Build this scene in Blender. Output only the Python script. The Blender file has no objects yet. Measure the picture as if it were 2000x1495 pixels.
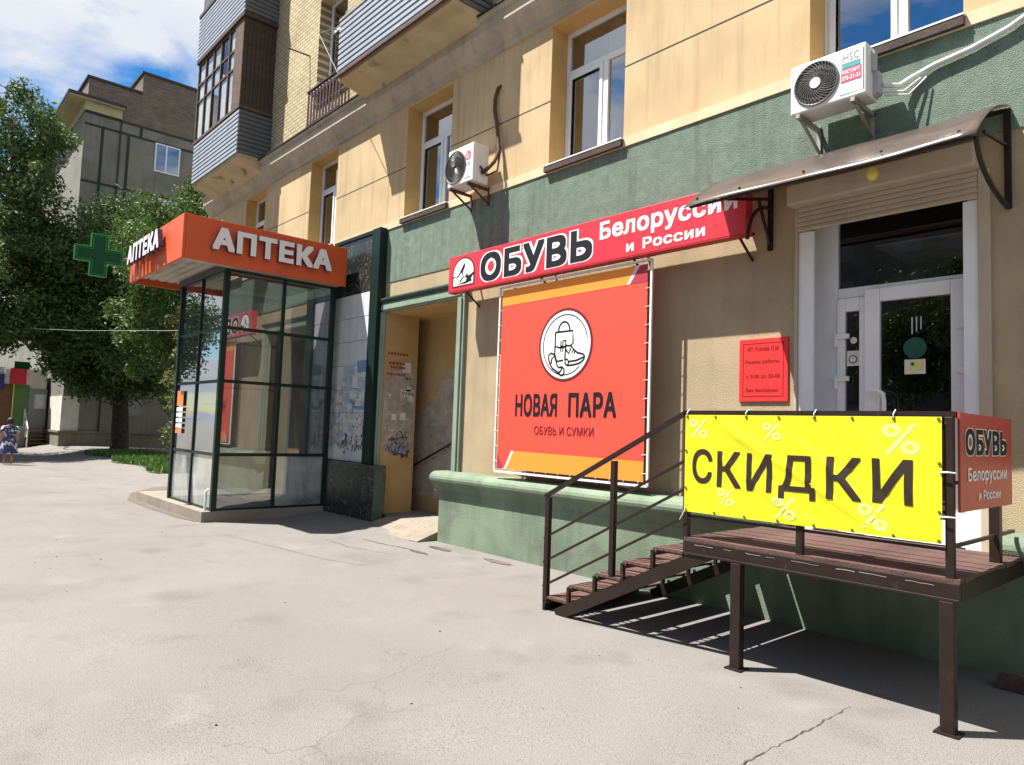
import bpy, bmesh, math, random
import numpy as np
from mathutils import Vector, Matrix
from mathutils.geometry import delaunay_2d_cdt, interpolate_bezier
random.seed(7)
R = math.radians
scene = bpy.context.scene
col = scene.collection

# ------------------------------------------------------------------ camera
CAM_F, YAW, PITCH, ROLL = 1369.8/2000*36, -0.83876, 0.068771, 0.035472
cam_d = bpy.data.cameras.new('camera'); cam = bpy.data.objects.new('camera', cam_d); col.objects.link(cam)
fw = Vector((math.sin(YAW)*math.cos(PITCH), math.cos(YAW)*math.cos(PITCH), math.sin(PITCH)))
rt = Vector((math.cos(YAW), -math.sin(YAW), 0)); up = rt.cross(fw)
rt2 = rt*math.cos(ROLL)+up*math.sin(ROLL); up2 = up*math.cos(ROLL)-rt*math.sin(ROLL)
m = Matrix((rt2, up2, -fw)).transposed().to_4x4(); m.translation = Vector((0, -7.35, 1.9))
cam.matrix_world = m
cam_d.sensor_width = 36; cam_d.lens = CAM_F; cam_d.clip_end = 2000; cam_d.clip_start = 0.05
scene.camera = cam

# ------------------------------------------------------------------ sky and sun
SUN = Vector((0.40, 0.44, -1.11)).normalized()            # the way the light travels
sun_el = math.asin(-SUN.z); sun_az = math.atan2(-SUN.x, -SUN.y)
w = bpy.data.worlds.new('World'); scene.world = w; w.use_nodes = True
nt = w.node_tree; nt.nodes.clear()
def wn(t, **k):
    n = nt.nodes.new(t)
    for a, b in k.items(): setattr(n, a, b)
    return n
sky = wn('ShaderNodeTexSky', sky_type='NISHITA'); sky.sun_disc = False
sky.sun_elevation = sun_el; sky.sun_rotation = sun_az; sky.air_density = 1.0; sky.dust_density = 0.3; sky.ozone_density = 2.0
bg1 = wn('ShaderNodeBackground'); bg1.inputs[1].default_value = 0.06
bg2 = wn('ShaderNodeBackground'); bg2.inputs[1].default_value = 0.37
tc = wn('ShaderNodeTexCoord'); sep = wn('ShaderNodeSeparateXYZ')
nt.links.new(tc.outputs['Generated'], sep.inputs[0])
zz = wn('ShaderNodeMath', operation='MAXIMUM'); zz.inputs[1].default_value = 0.0
nt.links.new(sep.outputs[2], zz.inputs[0])
za = wn('ShaderNodeMath', operation='ADD'); za.inputs[1].default_value = 0.22; nt.links.new(zz.outputs[0], za.inputs[0])
dx = wn('ShaderNodeMath', operation='DIVIDE'); dy = wn('ShaderNodeMath', operation='DIVIDE')
nt.links.new(sep.outputs[0], dx.inputs[0]); nt.links.new(za.outputs[0], dx.inputs[1])
nt.links.new(sep.outputs[1], dy.inputs[0]); nt.links.new(za.outputs[0], dy.inputs[1])
cmb = wn('ShaderNodeCombineXYZ'); nt.links.new(dx.outputs[0], cmb.inputs[0]); nt.links.new(dy.outputs[0], cmb.inputs[1])
SKY_OFF = (2.935, -3.533, 1.907)
mp = wn('ShaderNodeMapping'); mp.inputs['Location'].default_value = SKY_OFF; nt.links.new(cmb.outputs[0], mp.inputs[0])
nz = wn('ShaderNodeTexNoise'); nz.inputs['Scale'].default_value = 1.5; nz.inputs['Detail'].default_value = 9; nz.inputs['Roughness'].default_value = 0.56
nz.inputs['Distortion'].default_value = 0.35
nt.links.new(mp.outputs[0], nz.inputs['Vector'])
rp = wn('ShaderNodeValToRGB'); rp.color_ramp.elements[0].position = 0.42; rp.color_ramp.elements[1].position = 0.50
nt.links.new(nz.outputs[0], rp.inputs[0])
nz2 = wn('ShaderNodeTexNoise'); nz2.inputs['Scale'].default_value = 3.2; nz2.inputs['Detail'].default_value = 6
nt.links.new(mp.outputs[0], nz2.inputs['Vector'])
rp2 = wn('ShaderNodeValToRGB'); rp2.color_ramp.elements[0].position = 0.3; rp2.color_ramp.elements[1].position = 0.68
rp2.color_ramp.elements[0].color = (0.68, 0.76, 0.92, 1); rp2.color_ramp.elements[1].color = (1, 1, 1, 1)
nt.links.new(nz2.outputs[0], rp2.inputs[0]); nt.links.new(rp2.outputs[0], bg2.inputs[0])
hs = wn('ShaderNodeHueSaturation'); hs.inputs['Saturation'].default_value = 1.45
nt.links.new(sky.outputs[0], hs.inputs['Color']); nt.links.new(hs.outputs[0], bg1.inputs[0])
mx = wn('ShaderNodeMixShader'); wo = wn('ShaderNodeOutputWorld')
nt.links.new(rp.outputs[0], mx.inputs[0]); nt.links.new(bg1.outputs[0], mx.inputs[1]); nt.links.new(bg2.outputs[0], mx.inputs[2])
nt.links.new(mx.outputs[0], wo.inputs[0])
sl = bpy.data.lights.new('sun', 'SUN'); sl.energy = 5.0; sl.angle = R(0.5); sl.color = (1.0, 0.945, 0.86)
so = bpy.data.objects.new('sun', sl); col.objects.link(so)
so.rotation_euler = SUN.to_track_quat('-Z', 'Y').to_euler(); so.location = (-10, -15, 30)
vs = scene.view_settings; vs.view_transform = 'Standard'; vs.look = 'None'; vs.exposure = 1.36; vs.gamma = 1
scene.cycles.max_bounces = 8; scene.cycles.transparent_max_bounces = 16
scene.cycles.caustics_reflective = False; scene.cycles.caustics_refractive = False

# ------------------------------------------------------------------ materials
MATS = {}
def mat(name, c, rough=0.75, var=0.12, vs_=2.5, bump=0.0, bs=60.0, metal=0.0, spec=0.4, streak=0.0, c2=None, blot=None, fine=0.0, coat=0.0, trans=0.0):
    """blot = (colour, scale, threshold, softness): worn or dirty patches with a shape of their own"""
    mt = bpy.data.materials.new(name); mt.use_nodes = True; n = mt.node_tree.nodes; l = mt.node_tree.links
    b = n['Principled BSDF']; b.inputs['Roughness'].default_value = rough; b.inputs['Metallic'].default_value = metal
    b.inputs['Specular IOR Level'].default_value = spec
    if coat: b.inputs['Coat Weight'].default_value = coat
    c = tuple(c)+(1,)
    t = n.new('ShaderNodeTexCoord'); cur = None
    def noise(scale, detail=5, stretch=None, dist=0.0):
        x = n.new('ShaderNodeTexNoise'); x.inputs['Scale'].default_value = scale; x.inputs['Detail'].default_value = detail
        x.inputs['Distortion'].default_value = dist
        if stretch:
            mpn = n.new('ShaderNodeMapping'); mpn.inputs['Scale'].default_value = stretch
            l.new(t.outputs['Object'], mpn.inputs[0]); l.new(mpn.outputs[0], x.inputs['Vector'])
        else: l.new(t.outputs['Object'], x.inputs['Vector'])
        return x
    def mixc(fac, a, bcol, blend='MIX'):
        x = n.new('ShaderNodeMix'); x.data_type = 'RGBA'; x.blend_type = blend
        if isinstance(fac, float): x.inputs[0].default_value = fac
        else: l.new(fac, x.inputs[0])
        for i, v in ((6, a), (7, bcol)):
            if isinstance(v, tuple): x.inputs[i].default_value = v
            else: l.new(v, x.inputs[i])
        return x.outputs[2]
    def ramp(src, p0, p1):
        x = n.new('ShaderNodeMapRange'); x.inputs[1].default_value = p0; x.inputs[2].default_value = p1; l.new(src, x.inputs[0]); x.clamp = True
        return x.outputs[0]
    d = c2+(1,) if c2 else tuple(max(0, v*(1-2.2*var)) for v in c[:3])+(1,)
    if var > 0 or c2:
        cur = mixc(ramp(noise(vs_, 6, dist=0.4).outputs[0], 0.36, 0.68), c, d)
    else: cur = c
    if fine:
        cur = mixc(ramp(noise(bs*1.3, 3).outputs[0], 0.35, 0.7), cur, mixc(1.0, cur, (1-fine, 1-fine, 1-fine, 1), 'MULTIPLY'))
    if streak:
        cur = mixc(ramp(noise(3.0, 5, (2.2, 2.2, 0.16)).outputs[0], 0.5, 0.78), cur, mixc(1.0, cur, (1-streak, 1-streak, 1-streak*0.95, 1), 'MULTIPLY'))
    if blot:
        bc, s_, th, sf = blot
        cur = mixc(ramp(noise(s_, 8, dist=0.6).outputs[0], th, th+sf), cur, tuple(bc)+(1,))
    if isinstance(cur, tuple): b.inputs['Base Color'].default_value = cur
    else: l.new(cur, b.inputs['Base Color'])
    if bump:
        bn = n.new('ShaderNodeBump'); bn.inputs['Strength'].default_value = bump; bn.inputs['Distance'].default_value = 0.02
        l.new(noise(bs, 4).outputs[0], bn.inputs['Height']); l.new(bn.outputs[0], b.inputs['Normal'])
    MATS[name] = mt
    return mt
mat('stucco', (0.58, 0.43, 0.245), 0.9, 0.08, 1.1, 0.3, 130, streak=0.26, fine=0.14, blot=((0.47, 0.335, 0.18), 0.9, 0.60, 0.16))
mat('stucco_rough', (0.51, 0.405, 0.258), 0.92, 0.08, 1.4, 0.7, 120, streak=0.14, fine=0.28, blot=((0.40, 0.27, 0.16), 1.1, 0.62, 0.12))
mat('stucco_reveal', (0.56, 0.36, 0.14), 0.9, 0.08, 2, 0.3, 60)
mat('cream_trim', (0.66, 0.54, 0.35), 0.85, 0.08, 2.5, 0.2, 50, streak=0.15)
mat('green_band', (0.150, 0.208, 0.163), 0.92, 0.12, 7, 0.8, 95, streak=0.30, c2=(0.20, 0.265, 0.212), fine=0.32, blot=((0.235, 0.285, 0.235), 2.6, 0.66, 0.1))
mat('green_plinth', (0.205, 0.272, 0.19), 0.88, 0.16, 1.3, 0.35, 60, streak=0.28, blot=((0.115, 0.125, 0.095), 1.7, 0.58, 0.16), fine=0.2)
mat('green_jamb', (0.245, 0.32, 0.25), 0.6, 0.07, 3, 0.1, 30, streak=0.2)
mat('green_dark', (0.045, 0.085, 0.065), 0.5, 0.1, 3, 0.1, 30)
mat('cornice', (0.44, 0.38, 0.29), 0.9, 0.12, 1.5, 0.4, 35, streak=0.25, blot=((0.22, 0.18, 0.13), 2.0, 0.66, 0.08))
mat('slab', (0.50, 0.40, 0.25), 0.9, 0.1, 1.5, 0.4, 30, blot=((0.17, 0.13, 0.09), 1.6, 0.60, 0.10))
mat('siding', (0.33, 0.37, 0.43), 0.45, 0.05, 3, metal=0.1, streak=0.12)
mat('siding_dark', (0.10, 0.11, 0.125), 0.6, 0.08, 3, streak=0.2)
mat('old_wood', (0.115, 0.07, 0.045), 0.75, 0.2, 5, 0.3, 40, streak=0.45)
mat('old_wood_dark', (0.06, 0.042, 0.034), 0.8, 0.2, 5, 0.3, 40, streak=0.3)
mat('white_pvc', (0.74, 0.76, 0.79), 0.35, 0.03, 4, spec=0.5)
mat('white_paint', (0.78, 0.77, 0.74), 0.5, 0.05, 6, streak=0.1)
mat('ac_white', (0.72, 0.73, 0.72), 0.45, 0.04, 6, streak=0.12)
mat('ac_grey', (0.42, 0.43, 0.44), 0.5, 0.06, 6, streak=0.2)
mat('ac_dark', (0.025, 0.027, 0.028), 0.5, 0.1, 9)
mat('grille', (0.15, 0.15, 0.145), 0.4, 0.05, 9)
mat('rust', (0.115, 0.06, 0.04), 0.8, 0.25, 12, 0.3, 60)
mat('galv', (0.34, 0.33, 0.31), 0.55, 0.12, 8, metal=0.3, streak=0.2)
mat('brown_steel', (0.021, 0.0125, 0.0105), 0.45, 0.12, 6, 0.05, 60, spec=0.3, blot=((0.045, 0.03, 0.026), 9, 0.66, 0.06))
mat('deck_wood', (0.125, 0.075, 0.064), 0.7, 0.2, 4, 0.35, 35, c2=(0.080, 0.048, 0.042), fine=0.25, spec=0.2)
mat('red_sign', (0.60, 0.035, 0.055), 0.35, 0.03, 2, spec=0.5)
mat('red_edge', (0.42, 0.02, 0.03), 0.4, 0.03, 2)
mat('red_plaque', (0.72, 0.035, 0.035), 0.4, 0.02, 2)
mat('red_board', (0.42, 0.05, 0.04), 0.4, 0.04, 2, spec=0.5)
mat('dark_red', (0.20, 0.006, 0.008), 0.5, 0, 2)
mat('banner_red', (0.83, 0.070, 0.045), 0.55, 0.02, 2)
mat('banner_orange', (0.84, 0.27, 0.035), 0.55, 0.02, 2)
mat('banner_wine', (0.36, 0.03, 0.06), 0.55, 0.02, 2)
mat('banner_grey', (0.62, 0.55, 0.55), 0.55, 0.02, 2)
mat('navy', (0.009, 0.010, 0.016), 0.6, 0, 2, spec=0.2)
mat('maroon', (0.13, 0.012, 0.02), 0.5, 0, 2)
mat('white_print', (0.80, 0.80, 0.80), 0.5, 0.02, 4)
mat('yellow', (0.64, 0.62, 0.012), 0.5, 0.02, 2)
mat('yellow_pale', (0.66, 0.65, 0.22), 0.5, 0.04, 5)
mat('brown_print', (0.026, 0.016, 0.011), 0.5, 0, 2)
mat('orange', (0.60, 0.095, 0.028), 0.45, 0.04, 1.5, spec=0.4)
mat('letter_face', (0.72, 0.71, 0.74), 0.4, 0.02, 5)
mat('letter_side', (0.06, 0.03, 0.07), 0.5, 0.05, 5)
mat('frame_green', (0.006, 0.022, 0.018), 0.45, 0.1, 4, spec=0.25)
mat('soffit', (0.46, 0.43, 0.36), 0.8, 0.12, 3, streak=0.1, blot=((0.2, 0.17, 0.13), 3.0, 0.62, 0.08))
mat('soffit_dark', (0.09, 0.085, 0.075), 0.8, 0.1, 3)
mat('tile', (0.66, 0.68, 0.72), 0.3, 0.05, 3, spec=0.5, streak=0.12)
mat('grout', (0.20, 0.21, 0.21), 0.9, 0.1, 4)
mat('concrete', (0.27, 0.24, 0.20), 0.9, 0.1, 2, 0.4, 45, fine=0.18)
mat('pebbledash', (0.28, 0.235, 0.19), 0.95, 0.1, 3, 1.0, 22, c2=(0.19, 0.155, 0.125), fine=0.3)
mat('doorway_wall', (0.50, 0.33, 0.15), 0.9, 0.08, 2, 0.3, 50, streak=0.1, blot=((0.28, 0.15, 0.06), 1.7, 0.66, 0.1))
mat('whitewash', (0.48, 0.42, 0.34), 0.9, 0.1, 5, 0.3, 40, c2=(0.36, 0.29, 0.22), fine=0.2)
mat('scribble_dark', (0.09, 0.09, 0.10), 0.7, 0, 2)
mat('scribble_blue', (0.26, 0.28, 0.35), 0.7, 0, 2)
mat('scribble_red', (0.33, 0.045, 0.05), 0.7, 0, 2)
mat('paper_white', (0.66, 0.66, 0.62), 0.8, 0.06, 9)
mat('paper_blue', (0.21, 0.36, 0.55), 0.7, 0.15, 9)
mat('paper_pale', (0.46, 0.54, 0.63), 0.8, 0.12, 9)
mat('cross_green', (0.003, 0.060, 0.020), 0.4, 0.05, 4, spec=0.2)
mat('cross_line', (0.02, 0.40, 0.08), 0.4, 0.05, 4)
mat('polycarb', (0.165, 0.130, 0.118), 0.28, 0.15, 2.5, spec=0.6, coat=0.4)
mat('shutter', (0.45, 0.38, 0.29), 0.5, 0.05, 3, streak=0.1)
mat('rubber', (0.02, 0.02, 0.021), 0.6, 0, 3)
mat('yellow_lamp', (0.70, 0.55, 0.10), 0.25, 0.05, 3)
mat('sticker_teal', (0.06, 0.33, 0.36), 0.5, 0.1, 20)
mat('sticker_red', (0.66, 0.08, 0.14), 0.5, 0.05, 9)
mat('sticker_pink', (0.62, 0.08, 0.20), 0.5, 0.02, 9)
mat('sticker_green', (0.008, 0.085, 0.05), 0.5, 0.1, 9)
mat('sticker_orange', (0.75, 0.22, 0.07), 0.5, 0.1, 9)
mat('grey_print', (0.30, 0.31, 0.33), 0.5, 0.1, 9)
mat('bark', (0.055, 0.045, 0.035), 0.95, 0.25, 6, 0.8, 14)
mat('far_panel', (0.20, 0.20, 0.175), 0.9, 0.14, 0.8, 0.2, 12, streak=0.25)
mat('far_joint', (0.035, 0.04, 0.04), 0.9, 0.1, 3)
mat('far_cream', (0.42, 0.36, 0.22), 0.9, 0.08, 2)
mat('far_white', (0.66, 0.63, 0.56), 0.9, 0.08, 1.5, streak=0.2)
mat('far_plinth', (0.20, 0.185, 0.14), 0.9, 0.12, 1.5, streak=0.3)
mat('roof_metal', (0.04, 0.035, 0.035), 0.6, 0.1, 3)
mat('door_grey', (0.22, 0.23, 0.25), 0.5, 0.05, 3)
mat('shop_green', (0.10, 0.24, 0.075), 0.7, 0.1, 3)
mat('shop_brown', (0.20, 0.115, 0.065), 0.7, 0.1, 3)
mat('shop_blue', (0.03, 0.05, 0.22), 0.6, 0.1, 3)
mat('skin', (0.36, 0.20, 0.13), 0.6, 0.03, 8)
mat('hair', (0.03, 0.018, 0.012), 0.6, 0.1, 20)
mat('dress', (0.035, 0.045, 0.13), 0.85, 0, 3, blot=((0.55, 0.55, 0.60), 7.0, 0.53, 0.02))
mat('curtain_white', (0.62, 0.64, 0.66), 0.9, 0.1, 4, streak=0.3)
mat('curtain_blue', (0.05, 0.12, 0.38), 0.9, 0.1, 4, streak=0.4)
mat('interior', (0.05, 0.05, 0.05), 0.9, 0.1, 3)
mat('maroon_metal', (0.042, 0.009, 0.013), 0.6, 0.1, 5)
mat('soil', (0.07, 0.06, 0.045), 0.95, 0.2, 3, 0.8, 20)
mat('stone', (0.13, 0.115, 0.10), 0.95, 0.25, 4)

def brick_mat(name, c1, c2, mortar, scale, bump=0.5, axis='XZ'):
    mt = bpy.data.materials.new(name); mt.use_nodes = True; n = mt.node_tree.nodes; l = mt.node_tree.links
    b = n['Principled BSDF']; b.inputs['Roughness'].default_value = 0.92
    t = n.new('ShaderNodeTexCoord'); s = n.new('ShaderNodeSeparateXYZ'); c = n.new('ShaderNodeCombineXYZ')
    l.new(t.outputs['Object'], s.inputs[0]); l.new(s.outputs[0 if axis == 'XZ' else 1], c.inputs[0]); l.new(s.outputs[2], c.inputs[1])
    br = n.new('ShaderNodeTexBrick'); l.new(c.outputs[0], br.inputs['Vector'])
    br.inputs['Color1'].default_value = c1+(1,); br.inputs['Color2'].default_value = c2+(1,); br.inputs['Mortar'].default_value = mortar+(1,)
    br.inputs['Scale'].default_value = 1.0; br.inputs['Brick Width'].default_value = 0.27*scale; br.inputs['Row Height'].default_value = 0.095*scale
    br.inputs['Mortar Size'].default_value = 0.012*scale; br.inputs['Bias'].default_value = 0.0
    nz_ = n.new('ShaderNodeTexNoise'); nz_.inputs['Scale'].default_value = 1.3; nz_.inputs['Detail'].default_value = 7
    l.new(t.outputs['Object'], nz_.inputs['Vector'])
    mr = n.new('ShaderNodeMapRange'); mr.inputs[1].default_value = 0.3; mr.inputs[2].default_value = 0.75; mr.inputs[3].default_value = 1.08; mr.inputs[4].default_value = 0.72
    l.new(nz_.outputs[0], mr.inputs[0])
    mu = n.new('ShaderNodeMix'); mu.data_type = 'RGBA'; mu.blend_type = 'MULTIPLY'; mu.inputs[0].default_value = 1
    l.new(br.outputs[0], mu.inputs[6]); l.new(mr.outputs[0], mu.inputs[7]); l.new(mu.outputs[2], b.inputs['Base Color'])
    bn = n.new('ShaderNodeBump'); bn.inputs['Strength'].default_value = bump; bn.inputs['Distance'].default_value = 0.015; bn.invert = True
    l.new(br.outputs['Fac'], bn.inputs['Height']); l.new(bn.outputs[0], b.inputs['Normal'])
    MATS[name] = mt
brick_mat('brick', (0.54, 0.45, 0.27), (0.44, 0.35, 0.20), (0.20, 0.16, 0.10), 1.0)
brick_mat('far_brick', (0.20, 0.175, 0.13), (0.145, 0.127, 0.095), (0.09, 0.08, 0.065), 1.0, 0.3, 'YZ')

def marble_mat():
    mt = bpy.data.materials.new('marble'); mt.use_nodes = True; n = mt.node_tree.nodes; l = mt.node_tree.links
    b = n['Principled BSDF']; b.inputs['Roughness'].default_value = 0.22
    t = n.new('ShaderNodeTexCoord'); nz_ = n.new('ShaderNodeTexNoise'); nz_.inputs['Scale'].default_value = 3.0; nz_.inputs['Detail'].default_value = 8
    nz_.inputs['Distortion'].default_value = 1.6; l.new(t.outputs['Object'], nz_.inputs['Vector'])
    r = n.new('ShaderNodeValToRGB'); e = r.color_ramp.elements
    e[0].position = 0.0; e[0].color = (0.012, 0.018, 0.016, 1); e[1].position = 1; e[1].color = (0.02, 0.028, 0.024, 1)
    for p, c_ in ((0.494, (0.018, 0.025, 0.022, 1)), (0.50, (0.30, 0.31, 0.24, 1)), (0.506, (0.018, 0.025, 0.022, 1))):
        x = e.new(p); x.color = c_
    l.new(nz_.outputs[0], r.inputs[0]); l.new(r.outputs[0], b.inputs['Base Color']); MATS['marble'] = mt
marble_mat()

def glass_mat(name, tint, ior=1.5, film=0.0, filmcol=(0.5, 0.52, 0.52), rough=0.0):
    mt = bpy.data.materials.new(name); mt.use_nodes = True; n = mt.node_tree.nodes; l = mt.node_tree.links; n.clear()
    o = n.new('ShaderNodeOutputMaterial'); f0 = ((ior-1)/(ior+1))**2
    # a thin pane reflects alike from both sides: Schlick's curve on the facing angle
    ge = n.new('ShaderNodeNewGeometry'); dt = n.new('ShaderNodeVectorMath'); dt.operation = 'DOT_PRODUCT'; l.new(ge.outputs['Normal'], dt.inputs[0]); l.new(ge.outputs['Incoming'], dt.inputs[1])
    ab = n.new('ShaderNodeMath'); ab.operation = 'ABSOLUTE'; l.new(dt.outputs['Value'], ab.inputs[0])
    iv = n.new('ShaderNodeMath'); iv.operation = 'SUBTRACT'; iv.inputs[0].default_value = 1.0; l.new(ab.outputs[0], iv.inputs[1])
    pw = n.new('ShaderNodeMath'); pw.operation = 'POWER'; pw.inputs[1].default_value = 5.0; l.new(iv.outputs[0], pw.inputs[0])
    fr = n.new('ShaderNodeMath'); fr.operation = 'MULTIPLY_ADD'; fr.inputs[1].default_value = 1-f0; fr.inputs[2].default_value = f0; l.new(pw.outputs[0], fr.inputs[0])
    tr = n.new('ShaderNodeBsdfTransparent'); tr.inputs[0].default_value = tint+(1,)
    gl = n.new('ShaderNodeBsdfGlossy'); gl.inputs['Roughness'].default_value = rough; gl.inputs[0].default_value = (0.95, 0.97, 1, 1)
    m1 = n.new('ShaderNodeMixShader'); l.new(fr.outputs[0], m1.inputs[0]); l.new(gl.outputs[0], m1.inputs[2])
    if film:
        df = n.new('ShaderNodeBsdfDiffuse'); df.inputs[0].default_value = filmcol+(1,)
        t = n.new('ShaderNodeTexCoord'); z = n.new('ShaderNodeTexNoise'); z.inputs['Scale'].default_value = 2.2; z.inputs['Detail'].default_value = 6
        l.new(t.outputs['Object'], z.inputs['Vector'])
        mr = n.new('ShaderNodeMapRange'); mr.inputs[1].default_value = 0.3; mr.inputs[2].default_value = 0.7; mr.inputs[3].default_value = film*0.5; mr.inputs[4].default_value = film*1.4
        l.new(z.outputs[0], mr.inputs[0])
        m0 = n.new('ShaderNodeMixShader'); l.new(mr.outputs[0], m0.inputs[0]); l.new(tr.outputs[0], m0.inputs[1]); l.new(df.outputs[0], m0.inputs[2])
        l.new(m0.outputs[0], m1.inputs[1])
    else: l.new(tr.outputs[0], m1.inputs[1])
    l.new(m1.outputs[0], o.inputs[0]); MATS[name] = mt
glass_mat('glass_window', (0.34, 0.37, 0.39), 4.0)
glass_mat('glass_booth', (0.24, 0.28, 0.28), 3.0, 0.13, (0.40, 0.45, 0.43))
glass_mat('glass_front', (0.16, 0.19, 0.20), 4.4, 0.10, (0.32, 0.38, 0.42))
glass_mat('glass_clear', (0.86, 0.88, 0.88), 1.7)
glass_mat('glass_frost', (0.55, 0.60, 0.60), 1.6, 0.55, (0.44, 0.47, 0.47))
glass_mat('glass_door', (0.50, 0.53, 0.56), 2.0)

def canopy_mat():
    mt = MATS['polycarb']; n = mt.node_tree.nodes; l = mt.node_tree.links; o = [x for x in n if x.type == 'OUTPUT_MATERIAL'][0]
    tr = n.new('ShaderNodeBsdfTransparent'); tr.inputs[0].default_value = (0.52, 0.43, 0.36, 1); tl = n.new('ShaderNodeBsdfTranslucent'); tl.inputs[0].default_value = (0.30, 0.23, 0.18, 1)
    m0 = n.new('ShaderNodeMixShader'); m0.inputs[0].default_value = 0.35; l.new(tr.outputs[0], m0.inputs[1]); l.new(tl.outputs[0], m0.inputs[2])
    m1 = n.new('ShaderNodeMixShader'); m1.inputs[0].default_value = 0.40; l.new(n['Principled BSDF'].outputs[0], m1.inputs[1]); l.new(m0.outputs[0], m1.inputs[2]); l.new(m1.outputs[0], o.inputs[0])
canopy_mat()
def leaf_mat(name, ca, cb):
    mt = bpy.data.materials.new(name); mt.use_nodes = True; n = mt.node_tree.nodes; l = mt.node_tree.links; n.clear()
    o = n.new('ShaderNodeOutputMaterial'); g = n.new('ShaderNodeNewGeometry'); mx_ = n.new('ShaderNodeMix'); mx_.data_type = 'RGBA'
    mx_.inputs[6].default_value = ca+(1,); mx_.inputs[7].default_value = cb+(1,); l.new(g.outputs['Random Per Island'], mx_.inputs[0])
    d = n.new('ShaderNodeBsdfPrincipled'); d.inputs['Roughness'].default_value = 0.55; d.inputs['Specular IOR Level'].default_value = 0.35
    tl = n.new('ShaderNodeBsdfTranslucent'); l.new(mx_.outputs[2], d.inputs['Base Color']); l.new(mx_.outputs[2], tl.inputs[0])
    ms = n.new('ShaderNodeMixShader'); ms.inputs[0].default_value = 0.3; l.new(d.outputs[0], ms.inputs[1]); l.new(tl.outputs[0], ms.inputs[2])
    l.new(ms.outputs[0], o.inputs[0]); MATS[name] = mt
leaf_mat('leaf_dark', (0.036, 0.072, 0.018), (0.105, 0.165, 0.045))
leaf_mat('leaf_mid', (0.045, 0.090, 0.020), (0.10, 0.165, 0.036))
leaf_mat('leaf_yellow', (0.075, 0.105, 0.03), (0.16, 0.18, 0.06))
leaf_mat('grass_leaf', (0.055, 0.13, 0.025), (0.12, 0.22, 0.05))

def ground_mat():
    mt = bpy.data.materials.new('asphalt'); mt.use_nodes = True; n = mt.node_tree.nodes; l = mt.node_tree.links
    b = n['Principled BSDF']; b.inputs['Roughness'].default_value = 0.9; b.inputs['Specular IOR Level'].default_value = 0.25
    t = n.new('ShaderNodeTexCoord')
    def noise(s, d=5, dist=0.0):
        x = n.new('ShaderNodeTexNoise'); x.inputs['Scale'].default_value = s; x.inputs['Detail'].default_value = d; x.inputs['Distortion'].default_value = dist
        l.new(t.outputs['Object'], x.inputs['Vector']); return x.outputs[0]
    def rng(s, a, b_, c=0.0, d=1.0):
        x = n.new('ShaderNodeMapRange'); x.inputs[1].default_value = a; x.inputs[2].default_value = b_; x.inputs[3].default_value = c; x.inputs[4].default_value = d
        l.new(s, x.inputs[0]); return x.outputs[0]
    def mix(f, a, b_, bt='MIX'):
        x = n.new('ShaderNodeMix'); x.data_type = 'RGBA'; x.blend_type = bt; l.new(f, x.inputs[0])
        for i, v in ((6, a), (7, b_)):
            if isinstance(v, tuple): x.inputs[i].default_value = v
            else: l.new(v, x.inputs[i])
        return x.outputs[2]
    base = mix(rng(noise(0.55, 6, 0.5), 0.3, 0.7), (0.207, 0.198, 0.188, 1), (0.176, 0.168, 0.158, 1))
    base = mix(rng(noise(1.3, 8, 0.3), 0.56, 0.80), base, (0.140, 0.132, 0.122, 1))
    base = mix(rng(noise(1.1, 4, 0.2), 0.62, 0.8), base, (0.235, 0.225, 0.212, 1))
    sp = rng(noise(110, 2), 0.44, 0.66); base = mix(sp, base, mix(sp, base, (0.45, 0.44, 0.43, 1), 'MULTIPLY'))
    vo = n.new('ShaderNodeTexVoronoi'); vo.feature = 'DISTANCE_TO_EDGE'; vo.inputs['Scale'].default_value = 0.33
    mpv = n.new('ShaderNodeMixRGB') if False else None
    wv = n.new('ShaderNodeTexNoise'); wv.inputs['Scale'].default_value = 1.6; wv.inputs['Detail'].default_value = 6; l.new(t.outputs['Object'], wv.inputs['Vector'])
    va = n.new('ShaderNodeVectorMath'); va.operation = 'SCALE'; va.inputs[3].default_value = 0.9; l.new(wv.outputs['Color'], va.inputs[0])
    vb = n.new('ShaderNodeVectorMath'); vb.operation = 'ADD'; l.new(t.outputs['Object'], vb.inputs[0]); l.new(va.outputs[0], vb.inputs[1]); l.new(vb.outputs[0], vo.inputs['Vector'])
    ck = rng(vo.outputs['Distance'], 0.001, 0.0035, 0.45, 0.0)
    msk = rng(noise(0.6, 3), 0.50, 0.60)
    mm = n.new('ShaderNodeMath'); mm.operation = 'MULTIPLY'; l.new(ck, mm.inputs[0]); l.new(msk, mm.inputs[1])
    base = mix(mm.outputs[0], base, (0.085, 0.075, 0.065, 1))
    l.new(base, b.inputs['Base Color'])
    bn = n.new('ShaderNodeBump'); bn.inputs['Strength'].default_value = 0.55; bn.inputs['Distance'].default_value = 0.012
    l.new(noise(120, 4), bn.inputs['Height']); l.new(bn.outputs[0], b.inputs['Normal']); MATS['asphalt'] = mt
ground_mat()

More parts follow.
